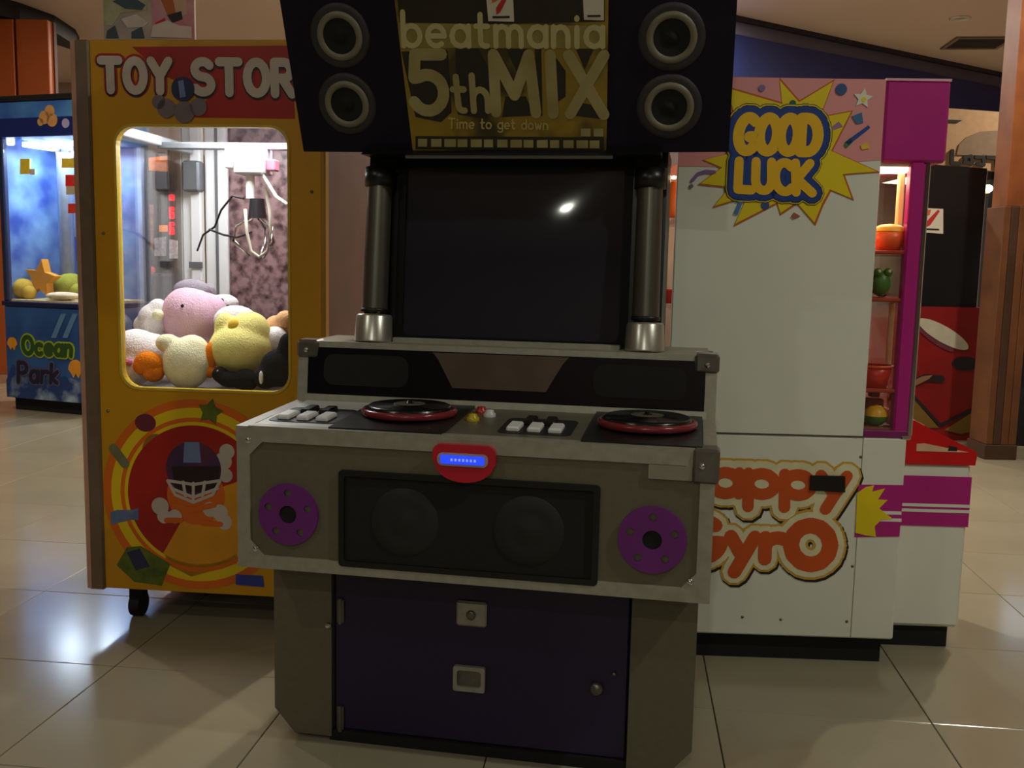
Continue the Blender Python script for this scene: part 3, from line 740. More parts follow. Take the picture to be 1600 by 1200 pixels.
MB().prism(pxpoly([(370,896),(412,899),(414,916),(370,912)], fy), -.0095, -.006).build('blue_label_print', mat('label_blue_print', (50,66,160), .4), YF)
for (x, y) in ((163,365),(170,642),(488,300)): MB().lathe((*[fy(x,y)[0]], -.006, fy(x,y)[1]), [(.006,0),(.005,.002),(0,.003)], (0,-1,0), 8).build('screw', ALUD, YF)
MB().prism(pxpoly([(440,104),(505,108),(504,150),(470,140)], fy), -.0070, -.004).build('title_tail', mat('green_print', (60,80,36), .4), YF)

# --- plush toys in the yellow machine
def plush_mat(n, c): return mat(n, c, .95, 0, .06, 30, bump=.5, spec=.1)
PW = plush_mat('plush_white', (236,232,230)); PP = plush_mat('plush_pink', (226,186,204)); PY = plush_mat('plush_yellow', (238,226,140)); PO = plush_mat('plush_orange', (236,130,24)); PK = plush_mat('plush_black', (26,25,28)); PT = plush_mat('plush_tan', (214,168,124)); PG = plush_mat('plush_grey', (150,140,150)); PL = plush_mat('plush_cream', (244,238,196))
YM = Matrix.Translation(Yf.o) @ Matrix.Rotation(Yf.yaw, 4, 'Z')
BED = .796
def plush(name, label, balls, material, vox=.009, extra=()):
    """balls: (photo x, photo y, depth v, radius, scale)"""
    pts = []
    for (x, y, v, r, s) in balls:
        u, z = Yf.on(x, y, v); pts.append((Vector((u, v, max(z, BED+r*s[2]*.97))), r, s))
    base = pts[0][0]; o = thing(name, label, 'plush toy', YM @ Vector((base.x, base.y, BED)), Yf.yaw)
    off = Vector((base.x, base.y, BED))
    mb = MB()
    for p, r, s in pts: mb.ball(p-off, r, s, 18, 12)
    mb.build('body', material, o, remesh=vox)
    for (nm, mt_, bl) in extra:
        e = MB()
        for (x, y, v, r, s) in bl:
            u, z = Yf.on(x, y, v); e.ball(Vector((u, v, max(z, BED+r*s[2]*.97)))-off, r, s, 14, 10)
        e.build(nm, mt_, o)
    return o
S1 = (1,1,1)
plush('plush_elephant', 'large pink plush with a grey-lilac crown on top of the toy pile', [(298,492,.34,.105,S1),(296,540,.36,.10,S1),(325,488,.36,.07,S1),(262,500,.36,.05,S1)], PP, .010,
      [('crown', PG, [(300,455,.36,.055,(1.3,1,.8)),(322,458,.38,.035,S1)]), ('eye', PK, [(285,478,.245,.006,S1)])])
plush('plush_bear', 'white round-eared plush left of the pink one near the top of the pile', [(240,498,.30,.055,S1),(247,482,.30,.036,S1),(226,508,.31,.04,S1),(238,540,.32,.07,S1)], PW, .008, [('muzzle', PL, [(247,492,.255,.02,S1)])])
plush('plush_dalmatian', 'white dark-spotted plush ear poking out right of the pink plush', [(350,474,.52,.045,(1.3,1,.8)),(340,486,.52,.04,S1),(350,520,.54,.07,S1),(350,560,.54,.08,S1)], PW, .009, [('spot', PK, [(346,470,.470,.010,(1,.5,1)),(356,480,.478,.009,(1,.5,1)),(338,468,.485,.008,(1,.5,1))])])
plush('plush_rabbit', 'white plush lying at the lower left of the window', [(213,548,.17,.085,(1,1,.9)),(206,575,.14,.07,S1),(240,545,.2,.055,S1)], PW, .009, [('nose', plush_mat('plush_rose', (214,120,150)), [(201,566,.075,.012,S1)])])
plush('plush_duck', 'pale yellow plush duck with an orange bill in front of the white plush', [(292,572,.13,.082,(1,.9,1.1)),(262,536,.13,.036,(1.2,1,.9)),(300,550,.14,.06,S1)], PL, .008,
      [('bill', PO, [(232,568,.095,.046,(1.1,.8,.9)),(222,572,.09,.03,S1),(240,580,.10,.038,S1)]), ('foot', PO, [(330,556,.14,.030,(.7,.8,1.6)),(328,580,.14,.024,S1)])])
plush('plush_chick', 'large yellow and white plush at the right of the window', [(376,545,.20,.105,(1.05,1,.85)),(352,512,.20,.042,(.9,1,1.3)),(390,520,.22,.075,S1)], PY, .009,
      [('cap', PW, [(368,500,.255,.065,(1.2,.9,.8)),(392,512,.25,.055,S1)]), ('beak', mat('plush_gold', (232,190,60), .9), [(366,510,.165,.022,(1,1,1.2))])])
plush('plush_penguin', 'black plush slumped at the lower right corner of the window', [(436,575,.12,.065,(1,.8,1)),(450,550,.12,.045,(.8,.7,1.5)),(415,590,.10,.04,S1)], PK, .008, [('belly', PW, [(408,590,.055,.014,(.5,.6,1.6))])])
plush('plush_seal', 'small black plush lying under the yellow plush', [(362,593,.10,.04,(1.3,.9,.7)),(344,585,.10,.028,S1),(385,596,.11,.04,S1)], PK, .007, [('eye', CHROME, [(340,580,.072,.004,S1)])])
plush('plush_puppy', 'tan and white plush at the right edge behind the yellow plush', [(432,512,.30,.045,S1),(446,500,.28,.035,S1),(440,560,.32,.09,S1)], PT, .008, [('chest', PW, [(430,530,.25,.045,S1)])])

# --- cardboard display on the roof
pu0, _ = Yf.on(162, 40, .45); pu1, _ = Yf.on(304, 40, .45)
dp = thing('cardboard_display', 'pale cardboard picture with pink and green blotches standing on the yellow machine roof', 'sign', YM @ Vector(((pu0+pu1)/2, .45, YT+.004)), Yf.yaw)
hw_ = (pu1-pu0)/2
MB().box(-hw_, hw_, 0, .012, 0, .42).build('board', mat('board_print', (196,184,178), .6, 0, .1, 9, rgb2=(150,140,138)), dp)
def fd(x, y):
    u, z = Yf.on(x, y, .45); return (u-(pu0+pu1)/2, z-YT-.004)
def blot(pts, nm, mt_, k=0): MB().prism([(max(-hw_, min(hw_, a)), max(.002, b)) for a, b in pxpoly(pts, fd)], -.002-.001*k, 0).build(nm, mt_, dp)
blot([(232,-60),(303,-60),(303,58),(240,58),(238,20)], 'picture_patch', mat('blot_pink', (190,110,140), .6, 0, .2, 12, rgb2=(206,160,176)))
blot([(243,36),(258,28),(262,44),(246,54)], 'picture_patch', mat('blot_red', (186,40,50), .6), 1)
blot([(246,-10),(290,-12),(294,22),(276,30),(258,22)], 'picture_patch', mat('blot_cream', (196,166,150), .6), 1)
blot([(252,0),(270,-8),(276,26),(262,24)], 'picture_patch', mat('blot_orange', (176,96,56), .6), 2)
blot([(262,24),(284,18),(286,30),(270,36)], 'picture_patch', INK, 3)
blot([(236,58),(240,40),(262,32),(280,40),(300,42),(300,60)], 'picture_patch', mat('blot_white', (206,198,198), .6), 2)
blot([(162,-60),(230,-60),(230,16),(190,20),(176,40),(162,40)], 'picture_patch', mat('blot_green', (150,156,112), .6, 0, .2, 14, rgb2=(186,184,160)), 0)
blot([(176,2),(206,-6),(228,8),(222,16),(196,14)], 'picture_patch', mat('blot_teal', (60,80,96), .6), 1)
blot([(168,48),(180,40),(186,60),(166,60)], 'picture_patch', mat('blot_teal', (60,80,96)), 1)
blot([(206,50),(222,42),(226,60),(206,60)], 'picture_patch', mat('blot_teal', (60,80,96)), 1)
blot([(190,30),(214,22),(232,36),(226,42),(200,44)], 'picture_patch', mat('blot_white', (206,198,198)), 1)

# ================================================================== white and magenta prize machine
Wf = Frame(1.0983, 3.0352, -.0357)
fw = lambda x, y: Wf.on(x, y, 0)
wm = thing('prize_machine', 'white and magenta prize machine seen from its side with a yellow starburst on top', 'prize machine', Wf.o, Wf.yaw)
MAG = mat('magenta_plastic', (180,30,128), .35, 0, .06, 6)
PINK = mat('pink_print', (226,150,150), .45, 0, .06, 3)
WD = .82
MB().box(-.612, .128, 0, WD, .085, .733, .005).build('lower_cabinet', WHITE, wm)
MB().box(-.60, .10, .03, WD-.03, .0, .085).build('plinth', MATTE, wm)
sp = MB().box(-.612, -.006, 0, .018, .735, 1.812, .003).build('side_panel', WHITE, wm)
MB().box(-.60, -.006, WD-.018, WD, .735, 1.812).build('side_panel', WHITE, wm)
MB().box(-.608, .10, .018, WD-.018, 1.56, 1.805).build('canopy', mat('pinkish_canopy', (190,150,140), .5), wm)
MB().box(-.606, -.598, .018, WD-.018, .74, 1.56).build('rear_glass', glass('pane', (1,1,1), .03), wm)
hd = MB().box(-.004, .187, .004, WD, 1.572, 1.811, .008).build('header', MAG, wm)
MB().box(-.004, .187, .003, WD, 1.809, 1.816).build('header_top_edge', mat('pale_edge', (226,170,190), .4), hd)
MB().box(-.006, .088, .006, .010, .755, 1.572).build('side_window', glass('pane', (1,1,1), .03), wm)
for vv_ in (.004, WD-.045):
    pst = MB().box(.086, .128, vv_, vv_+.04, .738, 1.572, .005).build('corner_post', MAG, wm)
    MB().box(.128, .146, vv_+.002, vv_+.03, .738, 1.572, .004).build('post_trim', CHROME, pst)
MB().box(.118, .124, .05, WD-.05, .755, 1.572).build('front_glass', glass('pane', (1,1,1), .03), wm)
MB().box(-.006, .132, .0, WD, .733, .757, .003).build('window_sill', mat('plum_sill', (126,30,100), .4), wm)
MB().box(-.59, .10, .02, WD-.02, .757, .762).build('prize_floor', mat('prize_floor', (150,90,60), .6), wm)
MB().box(.110, .140, -.002, .02, .729, .742, .003).build('sill_corner', CHROME, wm)
gw = mat('warm_tube_glow', (255,236,200), .5, 0, 0, 1, emit=5.0)
MB().box(-.02, .10, .03, .12, 1.548, 1.566).build('lamp_strip', gw, wm)
MB().box(-.58, -.45, .08, .2, 1.545, 1.56).build('lamp_strip', mat('amber_tube_glow', (255,170,90), .5, 0, 0, 1, emit=3.0), wm)
lamp('prize_light', wm, (.02,.25,1.54), 2.6, (1,.70,.42), .3)
lamp('prize_light', wm, (-.5,.3,1.54), 2.2, (1,.62,.35), .25)
MB().box(-.45, -.05, .55, .60, .76, 1.55).build('inner_wall', mat('inner_wall_red', (120,50,44), .6, 0, .2, 8), wm)
MB().cyl((-.40,.42,.76),(-.40,.42,1.55),.03,n=16).build('inner_pole', mat('cream_pole', (236,206,150), .4), wm)
MB().box(.085,.105,.10,.12,1.312,1.55,.004).build('cream_strut', mat('cream_pole', (236,206,150)), wm)
MB().box(.085,.10,.10,.12,.90,1.15,.004).build('cream_strut', mat('cream_pole', (236,206,150)), wm)
for z in (1.31, 1.165, .885):
    MB().box(-.36, .112, .014, .54, z-.012, z, .003).build('prize_shelf', mat('shelf_clear_red', (176,70,50), .25, 0, .1, 8), wm)
# pedestal with sloping red control panel
pd = MB().box(.126, .40, .16, .66, .072, .628, .012).build('control_pedestal', WHITE, wm)
MB().box(.135, .37, .18, .64, .0, .073).build('pedestal_plinth', MATTE, wm)
rp = MB().prism([(.126,.625),(.408,.625),(.412,.662),(.405,.672),(.25,.745),(.20,.77),(.15,.776),(.126,.776)], .152, .67).build('control_panel', mat('red_gloss_plastic', (206,20,26), .2, 0, .06, 5), wm)
MB().prism([(.215,.668),(.215,.692),(.24,.694),(.385,.668)], .1495, .153).build('panel_label', mat('cream_label_highlight', (220,180,150), .4), rp)
MB().prism([(.315,.672),(.32,.688),(.345,.684),(.345,.672)], .1482, .151).build('button', INK, rp)
MB().prism([(.215,.757),(.222,.762),(.255,.747),(.25,.741)], .20, .5).build('panel_highlight_strip', mat('cream_label_highlight', (220,180,150)), rp)  # highlight on the panel crest, laid on as a cream strip
for (z0, z1, mt_) in ((.585,.418,MAG),):
    bd = MB().box(.1255, .4025, .157, .62, z1, z0).build('magenta_band', MAG, pd)
    for z in (.470, .488): MB().box(.128, .4035, .1555, .62, z-.005, z+.005).build('pale_line', WHITE, bd)
# lower cabinet prints
bd = MB().prism(pxpoly([(1341,757),(1412,758),(1405,838),(1335,839)], fw), -.0022, 0).build('magenta_band', MAG, wm)
for dy in (0, 11): MB().prism(pxpoly([(1372,803+dy),(1408,804+dy),(1408,799+dy),(1372,798+dy)], fw), -.003, -.001).build('pale_line', WHITE, bd)
sunm = mat('starburst_yellow', (232,206,16), .4, 0, .04, 4)
sun = [(1339,770),(1352,761),(1365,758),(1362,768),(1382,763),(1371,780),(1386,781),(1373,794),(1394,810),(1376,812),(1366,822),(1368,838),(1352,836),(1336,832)]
MB().prism(pxpoly(sun, fw), -.0042, -.001).build('sunburst', sunm, bd)
for (x, y) in ((1345,714),(1332,885),(1323,971),(1220,968),(1160,964)):
    u, z = fw(x, y); MB().lathe((u, 0, z), [(.005,0),(.004,.002),(0,.003)], (0,-1,0), 8).build('screw', ALUD, wm)
MB().box(-.612, .0, -.0012, .001, .7335, .7365).build('seam', mat('seam_dark', (70,64,56), .7), wm)
MB().box(-.0065, -.0045, -.0012, .001, .086, .735).build('seam', mat('seam_grey', (140,136,124), .7), wm)
# Happy Gyro lettering
hq = [(1060,778),(1330,806),(1332,712),(1062,698)]
gq = [(1062,904),(1318,908),(1318,802),(1064,800)]
goldp = mat('gold_outline_print', (206,160,60), .4, 0, .06, 6)
cream = mat('cream_print', (226,218,180), .45)
ored = mat('orange_red_print', (206,84,26), .4, 0, .08, 6)
hap = [(1062,776),(1314,786),(1316,714),(1064,706)]
gyr = [(1085,890),(1235,894),(1232,820),(1090,818)]
gyo = [(1224,880),(1306,882),(1306,814),(1224,812)]
def sandwich(text, q, gap, wds, base, nm):
    mats_ = (INK, goldp, cream, ored); offs = ((.004,-.006),(0,0),(0,0),(0,0))
    for k, (wd, mt_) in enumerate(zip(wds, mats_)):
        qq = [(x+offs[k][0]*500, y-offs[k][1]*500) for x, y in q]
        letters(text, qq, fw, wd, base-.0012*(k+1), base+.0005-.0012*k, nm+('_shadow','_outline','_rim','_lettering')[k], mt_, wm, gap)
sandwich('Happy', [(1046,790),(1322,796),(1322,722),(1048,712)], .20, (.098,.094,.080,.036), 0, 'upper')
sandwich('Gyr', [(1070,892),(1222,894),(1224,818),(1072,812)], .25, (.094,.090,.076,.043), -.0004, 'lower')
sandwich('o', [(1235,881),(1297,882),(1297,820),(1235,820)], .2, (.108,.104,.088,.050), -.0008, 'lower')
MB().prism(pxpoly([(1265,742),(1319,743),(1319,768),(1264,765)], fw), -.012, 0).build('name_plate', BLACK, wm)
rg = MB(); ringpoly(rg, fw(1307,793), .010, .013, -.002, 0, 0, 360, 20); rg.build('registered_mark', mat('mark_grey', (120,116,100), .5), wm)
# upper side print: pink sky, starburst, confetti, GOOD LUCK
MB().prism([(-.611,1.812),(-.611,1.548)] + [fw(1200,262), fw(1300,256), fw(1376,250)] + [(-.007,1.811)], -.0016, 0).build('pink_sky', PINK, sp)
sb = [(1136,138),(1222,163),(1218,126),(1248,160),(1301,128),(1280,184),(1329,175),(1298,236),(1370,268),(1316,272),(1330,310),(1296,296),(1284,318),(1272,348),(1244,316),(1219,333),(1214,316),(1148,350),(1168,306),(1116,322),(1140,292),(1094,287),(1128,262),(1100,250),(1140,240),(1136,205),(1150,190)]
cx_, cy_ = 1215, 238
MB().prism(pxpoly([(cx_+(x-cx_)*1.035, cy_+(y-cy_)*1.04) for x, y in sb], fw), -.0026, 0).build('starburst_rim', mat('rust_print', (190,96,24), .4), sp)
MB().prism(pxpoly(sb, fw), -.0036, -.001).build('starburst', sunm, sp)
blu = mat('royal_blue_print', (24,60,140), .4, 0, .05, 6)
gq_ = [(1150,236),(1276,238),(1278,186),(1156,184)]; lq_ = [(1152,296),(1268,302),(1266,256),(1154,252)]
for k, (wd, mt_) in enumerate(((.088, INK), (.083, sunm), (.076, mat('navy_print', (30,50,90), .4)), (.068, blu))):
    letters('GOOD', gq_, fw, wd, -.0048-.001*k, -.003-.001*k, ('word_shadow','word_rim','word_outline','word_ground')[k], mt_, sp, .12)
    letters('LUCK', lq_, fw, wd*.86, -.0048-.001*k, -.003-.001*k, ('word_shadow','word_rim','word_outline','word_ground')[k], mt_, sp, .16)
wordy = mat('word_yellow', (238,186,20), .4, 0, .04, 6)
letters('GOOD', gq_, fw, .033, -.0092, -.006, 'good_lettering', wordy, sp, .12)
letters('LUCK', lq_, fw, .0275, -.0092, -.006, 'luck_lettering', wordy, sp, .16)
def conf(pts, c, nm='confetti'): MB().prism(pxpoly(pts, fw), -.0052, -.0005).build(nm, mat('confetti_%d_%d_%d' % c, c, .4), sp)
def cdot(x, y, r, c): MB().disc(fw(x, y), r, -.0052, -.0005, 14).build('confetti_dot', mat('confetti_%d_%d_%d' % c, c, .4), sp)
cdot(1314,140,.017,(50,84,140)); cdot(1190,138,.010,(130,110,160)); cdot(1195,321,.013,(60,80,140)); cdot(1080,291,.006,(130,100,140)); cdot(1238,162,.010,(40,90,80))
MB().prism(star(fw(1348,154), .030, .014, 5, .1), -.0045, -.0005).build('confetti_star', WHITE, sp)
cdot(1349,156,.007,(232,206,16))
conf([(1330,182),(1346,176),(1348,192),(1338,194)], (60,110,160)); conf([(1320,222),(1356,196),(1359,200),(1325,227)], (40,70,150)); conf([(1318,226),(1328,216),(1332,222),(1322,232)], (60,130,60))
conf([(1344,228),(1354,222),(1358,232),(1346,234)], (226,196,60)); conf([(1294,202),(1310,190),(1316,198),(1300,204)], (150,120,160)); conf([(1146,334),(1156,312),(1162,312),(1152,336)], (80,120,180)); conf([(1240,332),(1250,338),(1240,342),(1236,338)], (170,90,80))
cf = MB(); cf.stroke([fw(x,y) for x,y in ((1082,282),(1090,272),(1102,268),(1116,269))], .010, -.005, 0); cf.build('confetti_curl', mat('confetti_130_100_160', (130,100,160), .4), sp)
# --- prizes inside the white machine
WM = Matrix.Translation(Wf.o) @ Matrix.Rotation(Wf.yaw, 4, 'Z')
def prize(name, label, x, y, v, zbase, parts, sc_=1.0, cat='toy'):
    u, z = Wf.on(x, y, v)
    o = thing(name, label, cat, WM @ Vector((u, v, zbase)), Wf.yaw)
    o.scale = (sc_,)*3
    for nm, mt_, fn_ in parts:
        mb = MB(); fn_(mb); mb.build(nm, mt_, o)
    return o
ORG = mat('orange_toy', (232,92,24), .35, 0, .06, 8); REDT = mat('red_toy', (206,44,24), .35, 0, .06, 8); GRN = mat('green_toy', (70,120,40), .4, 0, .08, 8); YLT = mat('yellow_toy', (232,170,30), .4, 0, .06, 8); CRM = mat('cream_toy', (240,214,170), .4)
prize('toy_basket', 'orange toy basket on the top shelf of the white prize machine', 1390, 365, .068, 1.311, [
    ('bowl', ORG, lambda b: b.lathe((0,0,0), [(0,0),(.055,0),(.07,.03),(.074,.085),(.068,.086),(.06,.03),(0,.012)], n=24)),
    ('lid', YLT, lambda b: b.lathe((0,0,.086), [(.075,0),(.07,.018),(.04,.032),(0,.036)], n=24))], 0.66)
prize('toy_frog', 'small green toy hanging under the top shelf of the white prize machine', 1378, 412, .052, 1.166, [
    ('body', GRN, lambda b: (b.ball((0,0,.05), .038, (1,1,1.2)), b.ball((-.018,-.02,.09), .016), b.ball((.018,-.02,.09), .016))),
    ('eye', CRM, lambda b: (b.ball((-.018,-.034,.094), .006), b.ball((.018,-.034,.094), .006)))], 0.85)
prize('toy_car', 'red toy car on the middle shelf of the white prize machine', 1366, 450, .12, 1.166, [
    ('body', REDT, lambda b: b.prism([(-.05,.012),(.05,.012),(.05,.035),(.03,.038),(.018,.058),(-.03,.058),(-.05,.036)], -.022, .022)),
    ('wheel', RUBBER, lambda b: [b.cyl((x,-.026,.012),(x,.026,.012),.012,n=12) for x in (-.03,.03)])], 0.8)
prize('toy_bucket', 'bright orange-red toy bucket on the lowest shelf of the white prize machine', 1370, 568, .062, .886, [
    ('bucket', REDT, lambda b: b.lathe((0,0,0), [(0,0),(.048,0),(.062,.085),(.058,.085),(.045,.008),(0,.006)], n=24)),
    ('rim', ORG, lambda b: b.lathe((0,0,.085), [(.058,-.006),(.066,-.004),(.066,.004),(.058,.004)], n=24))], 0.775)
prize('toy_ball', 'yellow and green toy ball on the floor of the white prize machine', 1368, 655, .058, .762, [
    ('upper_half', YLT, lambda b: b.lathe((0,0,.045), [(.050,0),(.044,.022),(.026,.040),(0,.046)], n=24)),
    ('lower_half', GRN, lambda b: b.lathe((0,0,.045), [(0,-.045),(.028,-.038),(.045,-.02),(.050,0)], n=24))], 0.74)
prize('toy_doll', 'pink toy doll beside the yellow ball in the white prize machine', 1394, 650, .075, .762, [
    ('body', mat('doll_pink', (226,130,120), .5), lambda b: (b.ball((0,0,.04), .03, (1,1,1.3)), b.ball((0,0,.10), .026))),
    ('hat', REDT, lambda b: b.lathe((0,0,.115), [(.03,0),(.02,.012),(.016,.03),(0,.034)], n=16))], 0.7)
prize('toy_robot', 'reddish brown toy robot behind the orange bucket in the white prize machine', 1366, 610, .12, .762, [
    ('body', mat('robot_brown', (150,60,40), .4), lambda b: (b.box(-.035,.035,-.025,.025,.03,.10,.006), b.box(-.02,.02,-.018,.018,.105,.14,.005))),
    ('leg', CRM, lambda b: (b.box(-.03,-.008,-.02,.02,0,.03,.003), b.box(.008,.03,-.02,.02,0,.03,.003)))], 0.8)
prize('toy_lantern', 'glowing orange toy behind the rear glass of the white prize machine', 1050, 300, .12, 1.40, [
    ('shade', mat('lantern_amber', (240,140,60), .4, 0, .1, 6), lambda b: b.lathe((0,0,0), [(0,0),(.03,0),(.04,.05),(.03,.11),(0,.115)], n=20))])
prize('toy_block', 'red toy block behind the rear glass of the white prize machine', 1047, 440, .14, 1.13, [
    ('block', REDT, lambda b: b.box(-.03,.04,-.03,.03,0,.045,.005))])
MB().box(-.60,-.46,.08,.5,1.11,1.125).build('rear_shelf', mat('shelf_clear_red', (176,70,50)), wm)
MB().box(-.60,-.46,.08,.5,1.385,1.398).build('rear_shelf', mat('shelf_clear_red', (176,70,50)), wm)

# ================================================================== blue crane machine, far left
p130 = onz(130, 650, 0)
yawb = math.radians(-20)
ub = Vector((math.cos(yawb), math.sin(yawb), 0)); 
best = min((abs((lambda q: 800+F*q.dot(RT)/q.dot(fwd))(p130-ub*(k*.01)+Vector((0,0,1.2))-CAM)-2), k) for k in range(0, 200))
Lb = best[1]*.01
ob = p130 - ub*Lb
Bf = Frame(ob.x, ob.y, yawb)
fb = lambda x, y: Bf.on(x, y, 0)
bmach = thing('crane_machine', 'blue sea-themed crane machine with brightly lit glass at the far left', 'crane machine', Bf.o, Bf.yaw)
BW, BD = .84, .72
bz = lambda y: fb(70, y)[1]
ZB0, ZB1, ZG1, ZTOP = .10, bz(480), bz(213), bz(150)
BLUE = mat('sea_blue_print', (28,62,124), .35, 0, .35, 2.6, rgb2=(52,104,166))
DKBL = mat('deep_blue_plastic', (16,28,72), .35, 0, .1, 6)
FOAM = mat('sea_foam_print', (30,60,120), .4, 0, .2, 5, rgb2=(170,190,210), contrast=(.5,.72))
base = MB().box(0, BW, 0, BD, ZB0, ZB1, .01).build('lower_cabinet', BLUE, bmach)
MB().box(.04, BW-.04, .04, BD-.04, 0, ZB0).build('plinth', MATTE, bmach)
MB().box(-.012, BW+.012, -.012, BD, ZB1, ZB1+.035, .006).build('window_ledge', DKBL, bmach)
hb_ = MB().box(-.012, BW+.012, -.012, BD, ZG1, ZTOP-.03, .01).build('header', mat('header_blue_print', (40,84,170), .4, 0, .3, 3, rgb2=(90,150,210)), bmach)
MB().box(-.03, BW+.03, -.03, BD+.02, ZTOP-.03, ZTOP+.01, .008).build('roof', INK, bmach)
MB().box(0, BW, -.014, -.01, ZG1, ZG1+.14).build('header_wave', mat('header_wave_print', (20,40,110), .4), hb_)
for (u, v0) in ((.0, 0), (BW-.05, 0), (0, BD-.05), (BW-.05, BD-.05)):
    MB().box(u, u+.05, v0, v0+.05, ZB1+.035, ZG1, .008).build('corner_post', mat('post_blue', (40,52,88), .35, .2), bmach)
MB().box(.05, BW-.05, .01, .016, ZB1+.035, ZG1).build('front_glass', glass('pane', (1,1,1), .03), bmach)
MB().box(.008, .02, .05, BD-.05, ZB1+.035, ZG1).build('side_panel', mat('sea_backdrop', (40,70,150), .5, 0, .3, 3.5, rgb2=(120,160,200), contrast=(.35,.7)), bmach)
MB().box(BW-.016, BW-.01, .05, BD-.05, ZB1+.035, ZG1).build('side_glass', glass('pane', (1,1,1), .03), bmach)
MB().box(.03, BW-.03, BD-.05, BD-.03, ZB1, ZG1).build('back_panel', mat('sea_backdrop', (40,70,150), .5, 0, .3, 3.5, rgb2=(120,160,200), contrast=(.35,.7)), bmach)
MB().box(.04, BW-.04, .03, BD-.05, ZB1+.03, ZB1+.05).build('prize_bed', mat('sand', (206,186,140), .8, 0, .15, 30), bmach)
lgm = mat('blue_white_glow', (214,234,255), .5, 0, 0, 1, emit=6.0)
for (u0, u1) in ((.06,.16),(.28,.40),(.56,.74)): MB().box(u0, u1, .18, .5, ZG1-.05, ZG1-.01, .006).build('light_tube', lgm, bmach)
lamp('crane_light', bmach, (BW/2,.36,ZG1-.07), 26, (.72,.86,1.0), .5, (0,0,0), 'RECTANGLE', .4)
MB().box(.035,.095,.05,.09,ZG1-.05,ZG1+.30,.01).build('white_lamp', lgm, hb_)
# chrome claw shaft
MB().cyl((.42,.4,ZG1-.02),(.42,.4,ZB1+.55),.055,n=18).build('claw_shaft', mat('shaft_grey', (150,160,175), .3, .6), bmach)
MB().cyl((.22,.45,ZG1-.02),(.22,.45,ZB1+.10),.06,n=18).build('inner_pillar', mat('shaft_grey', (150,160,175)), bmach)
# stickers on the glass
def bst(x0, y0, x1, y1, c): MB().prism(pxpoly([(x0,y1),(x1,y1),(x1,y0),(x0,y0)], fb), .002, .008).build('glass_sticker', mat('bsticker_%d_%d' % (c[0], c[2]), c, .5, 0, .1, 20), bmach)
bst(31,248,46,272,(236,206,60)); bst(46,264,54,273,(206,200,190)); bst(96,247,124,262,(236,190,60)); bst(102,273,130,291,(226,50,44)); bst(103,291,130,304,(190,180,150)); bst(106,318,126,333,(214,60,40))
# printed orange shape in the header, lettering below
of = MB(); 
for (x, y, r) in ((80,174,.045),(72,184,.05),(84,188,.05),(66,191,.03)): of.disc(fb(x,y), r, -.018, -.010, 18)
of.build('header_shape', mat('coral_print', (206,150,90), .5), hb_)
MB().disc(fb(105,193), .035, -.018, -.01, 14).build('header_pearl', mat('pearl_print', (180,170,210), .5), hb_)
MB().prism(pxpoly([(-10,592),(20,570),(60,596),(100,588),(140,600),(240,600),(240,668),(-10,648)], lambda x, y: (lambda p: (min(max(p[0],.0),BW), max(p[1],ZB0)))(fb(x,y))), -.004, 0).build('foam_print', FOAM, base)
letters('Ocean', [(38,552),(112,556),(114,530),(36,526)], fb, .062, -.007, -.003, 'upper_outline', mat('lime_print', (150,170,30), .5), base, .25)
letters('Ocean', [(38,552),(112,556),(114,530),(36,526)], fb, .036, -.010, -.005, 'upper_lettering', mat('dark_green_print', (40,76,30), .5), base, .25)
letters('Park', [(30,596),(90,598),(92,570),(30,566)], fb, .058, -.007, -.003, 'lower_outline', mat('grey_violet_print', (84,78,110), .5), base, .3)
letters('Park', [(30,596),(90,598),(92,570),(30,566)], fb, .032, -.010, -.005, 'lower_lettering', mat('deep_navy_print', (20,22,50), .5), base, .3)
def jelly(x, y, r, nm):
    mb = MB(); c = fb(x, y)
    mb.prism(arc(c[0], c[1], r, r*1.15, 0, 180, 14) + [(c[0]-r*.7,c[1]-r*.3),(c[0]-r*.3,c[1]-r*.9),(c[0],c[1]-r*.4),(c[0]+r*.4,c[1]-r*.9),(c[0]+r*.7,c[1]-r*.3)], -.008, -.003)
    mb.build(nm, mat('jelly_orange_print', (226,150,40), .5, 0, .1, 8), base)
jelly(20, 538, .05, 'jellyfish_print'); jelly(119, 578, .07, 'jellyfish_print')
for (x0, x1) in ((88,98),(106,116)): MB().prism(pxpoly([(x0-8,528),(x0,528),(x1+6,490),(x1-2,490)], fb), -.005, -.002).build('light_ray_print', mat('ray_print', (90,130,170), .5), base)
# prizes in the blue machine
BM = Matrix.Translation(Bf.o) @ Matrix.Rotation(Bf.yaw, 4, 'Z')
bed = ZB1+.05
def seatoy(nm, label, x, y, v, mt_, shape, z=None):
    u, zz = Bf.on(x, y, v)
    o = MB(); shape(o); ob_ = o.build(nm, mt_); ob_.location = BM @ Vector((u, v, bed if z is None else zz)); ob_.rotation_euler = (0,0,Bf.yaw)
    tag(ob_, label, 'plush toy', 'sea plush in the blue machine'); return ob_
def starfish(mb):
    mb.prism(star((0,.16), .16, .075, 5, .15), -.035, .035)
def heap(mb, r=.16):
    mb.ball((0,0,r*.8), r, (1,1,.8)); mb.ball((.09,-.03,r*.5), r*.55); mb.ball((-.1,-.02,r*.5), r*.5)
seatoy('plush_starfish', 'orange starfish plush standing in the blue crane machine', 66, 400, .22, plush_mat('plush_coral', (206,140,50)), starfish)
seatoy('plush_whale', 'yellow-green round plush beside the starfish in the blue crane machine', 110, 432, .40, plush_mat('plush_olive', (150,150,60)), lambda m_: heap(m_, .13))
seatoy('plush_fish', 'golden plush heap at the left of the blue crane machine', 36, 430, .17, plush_mat('plush_gold_fur', (190,156,60)), lambda m_: heap(m_, .10))
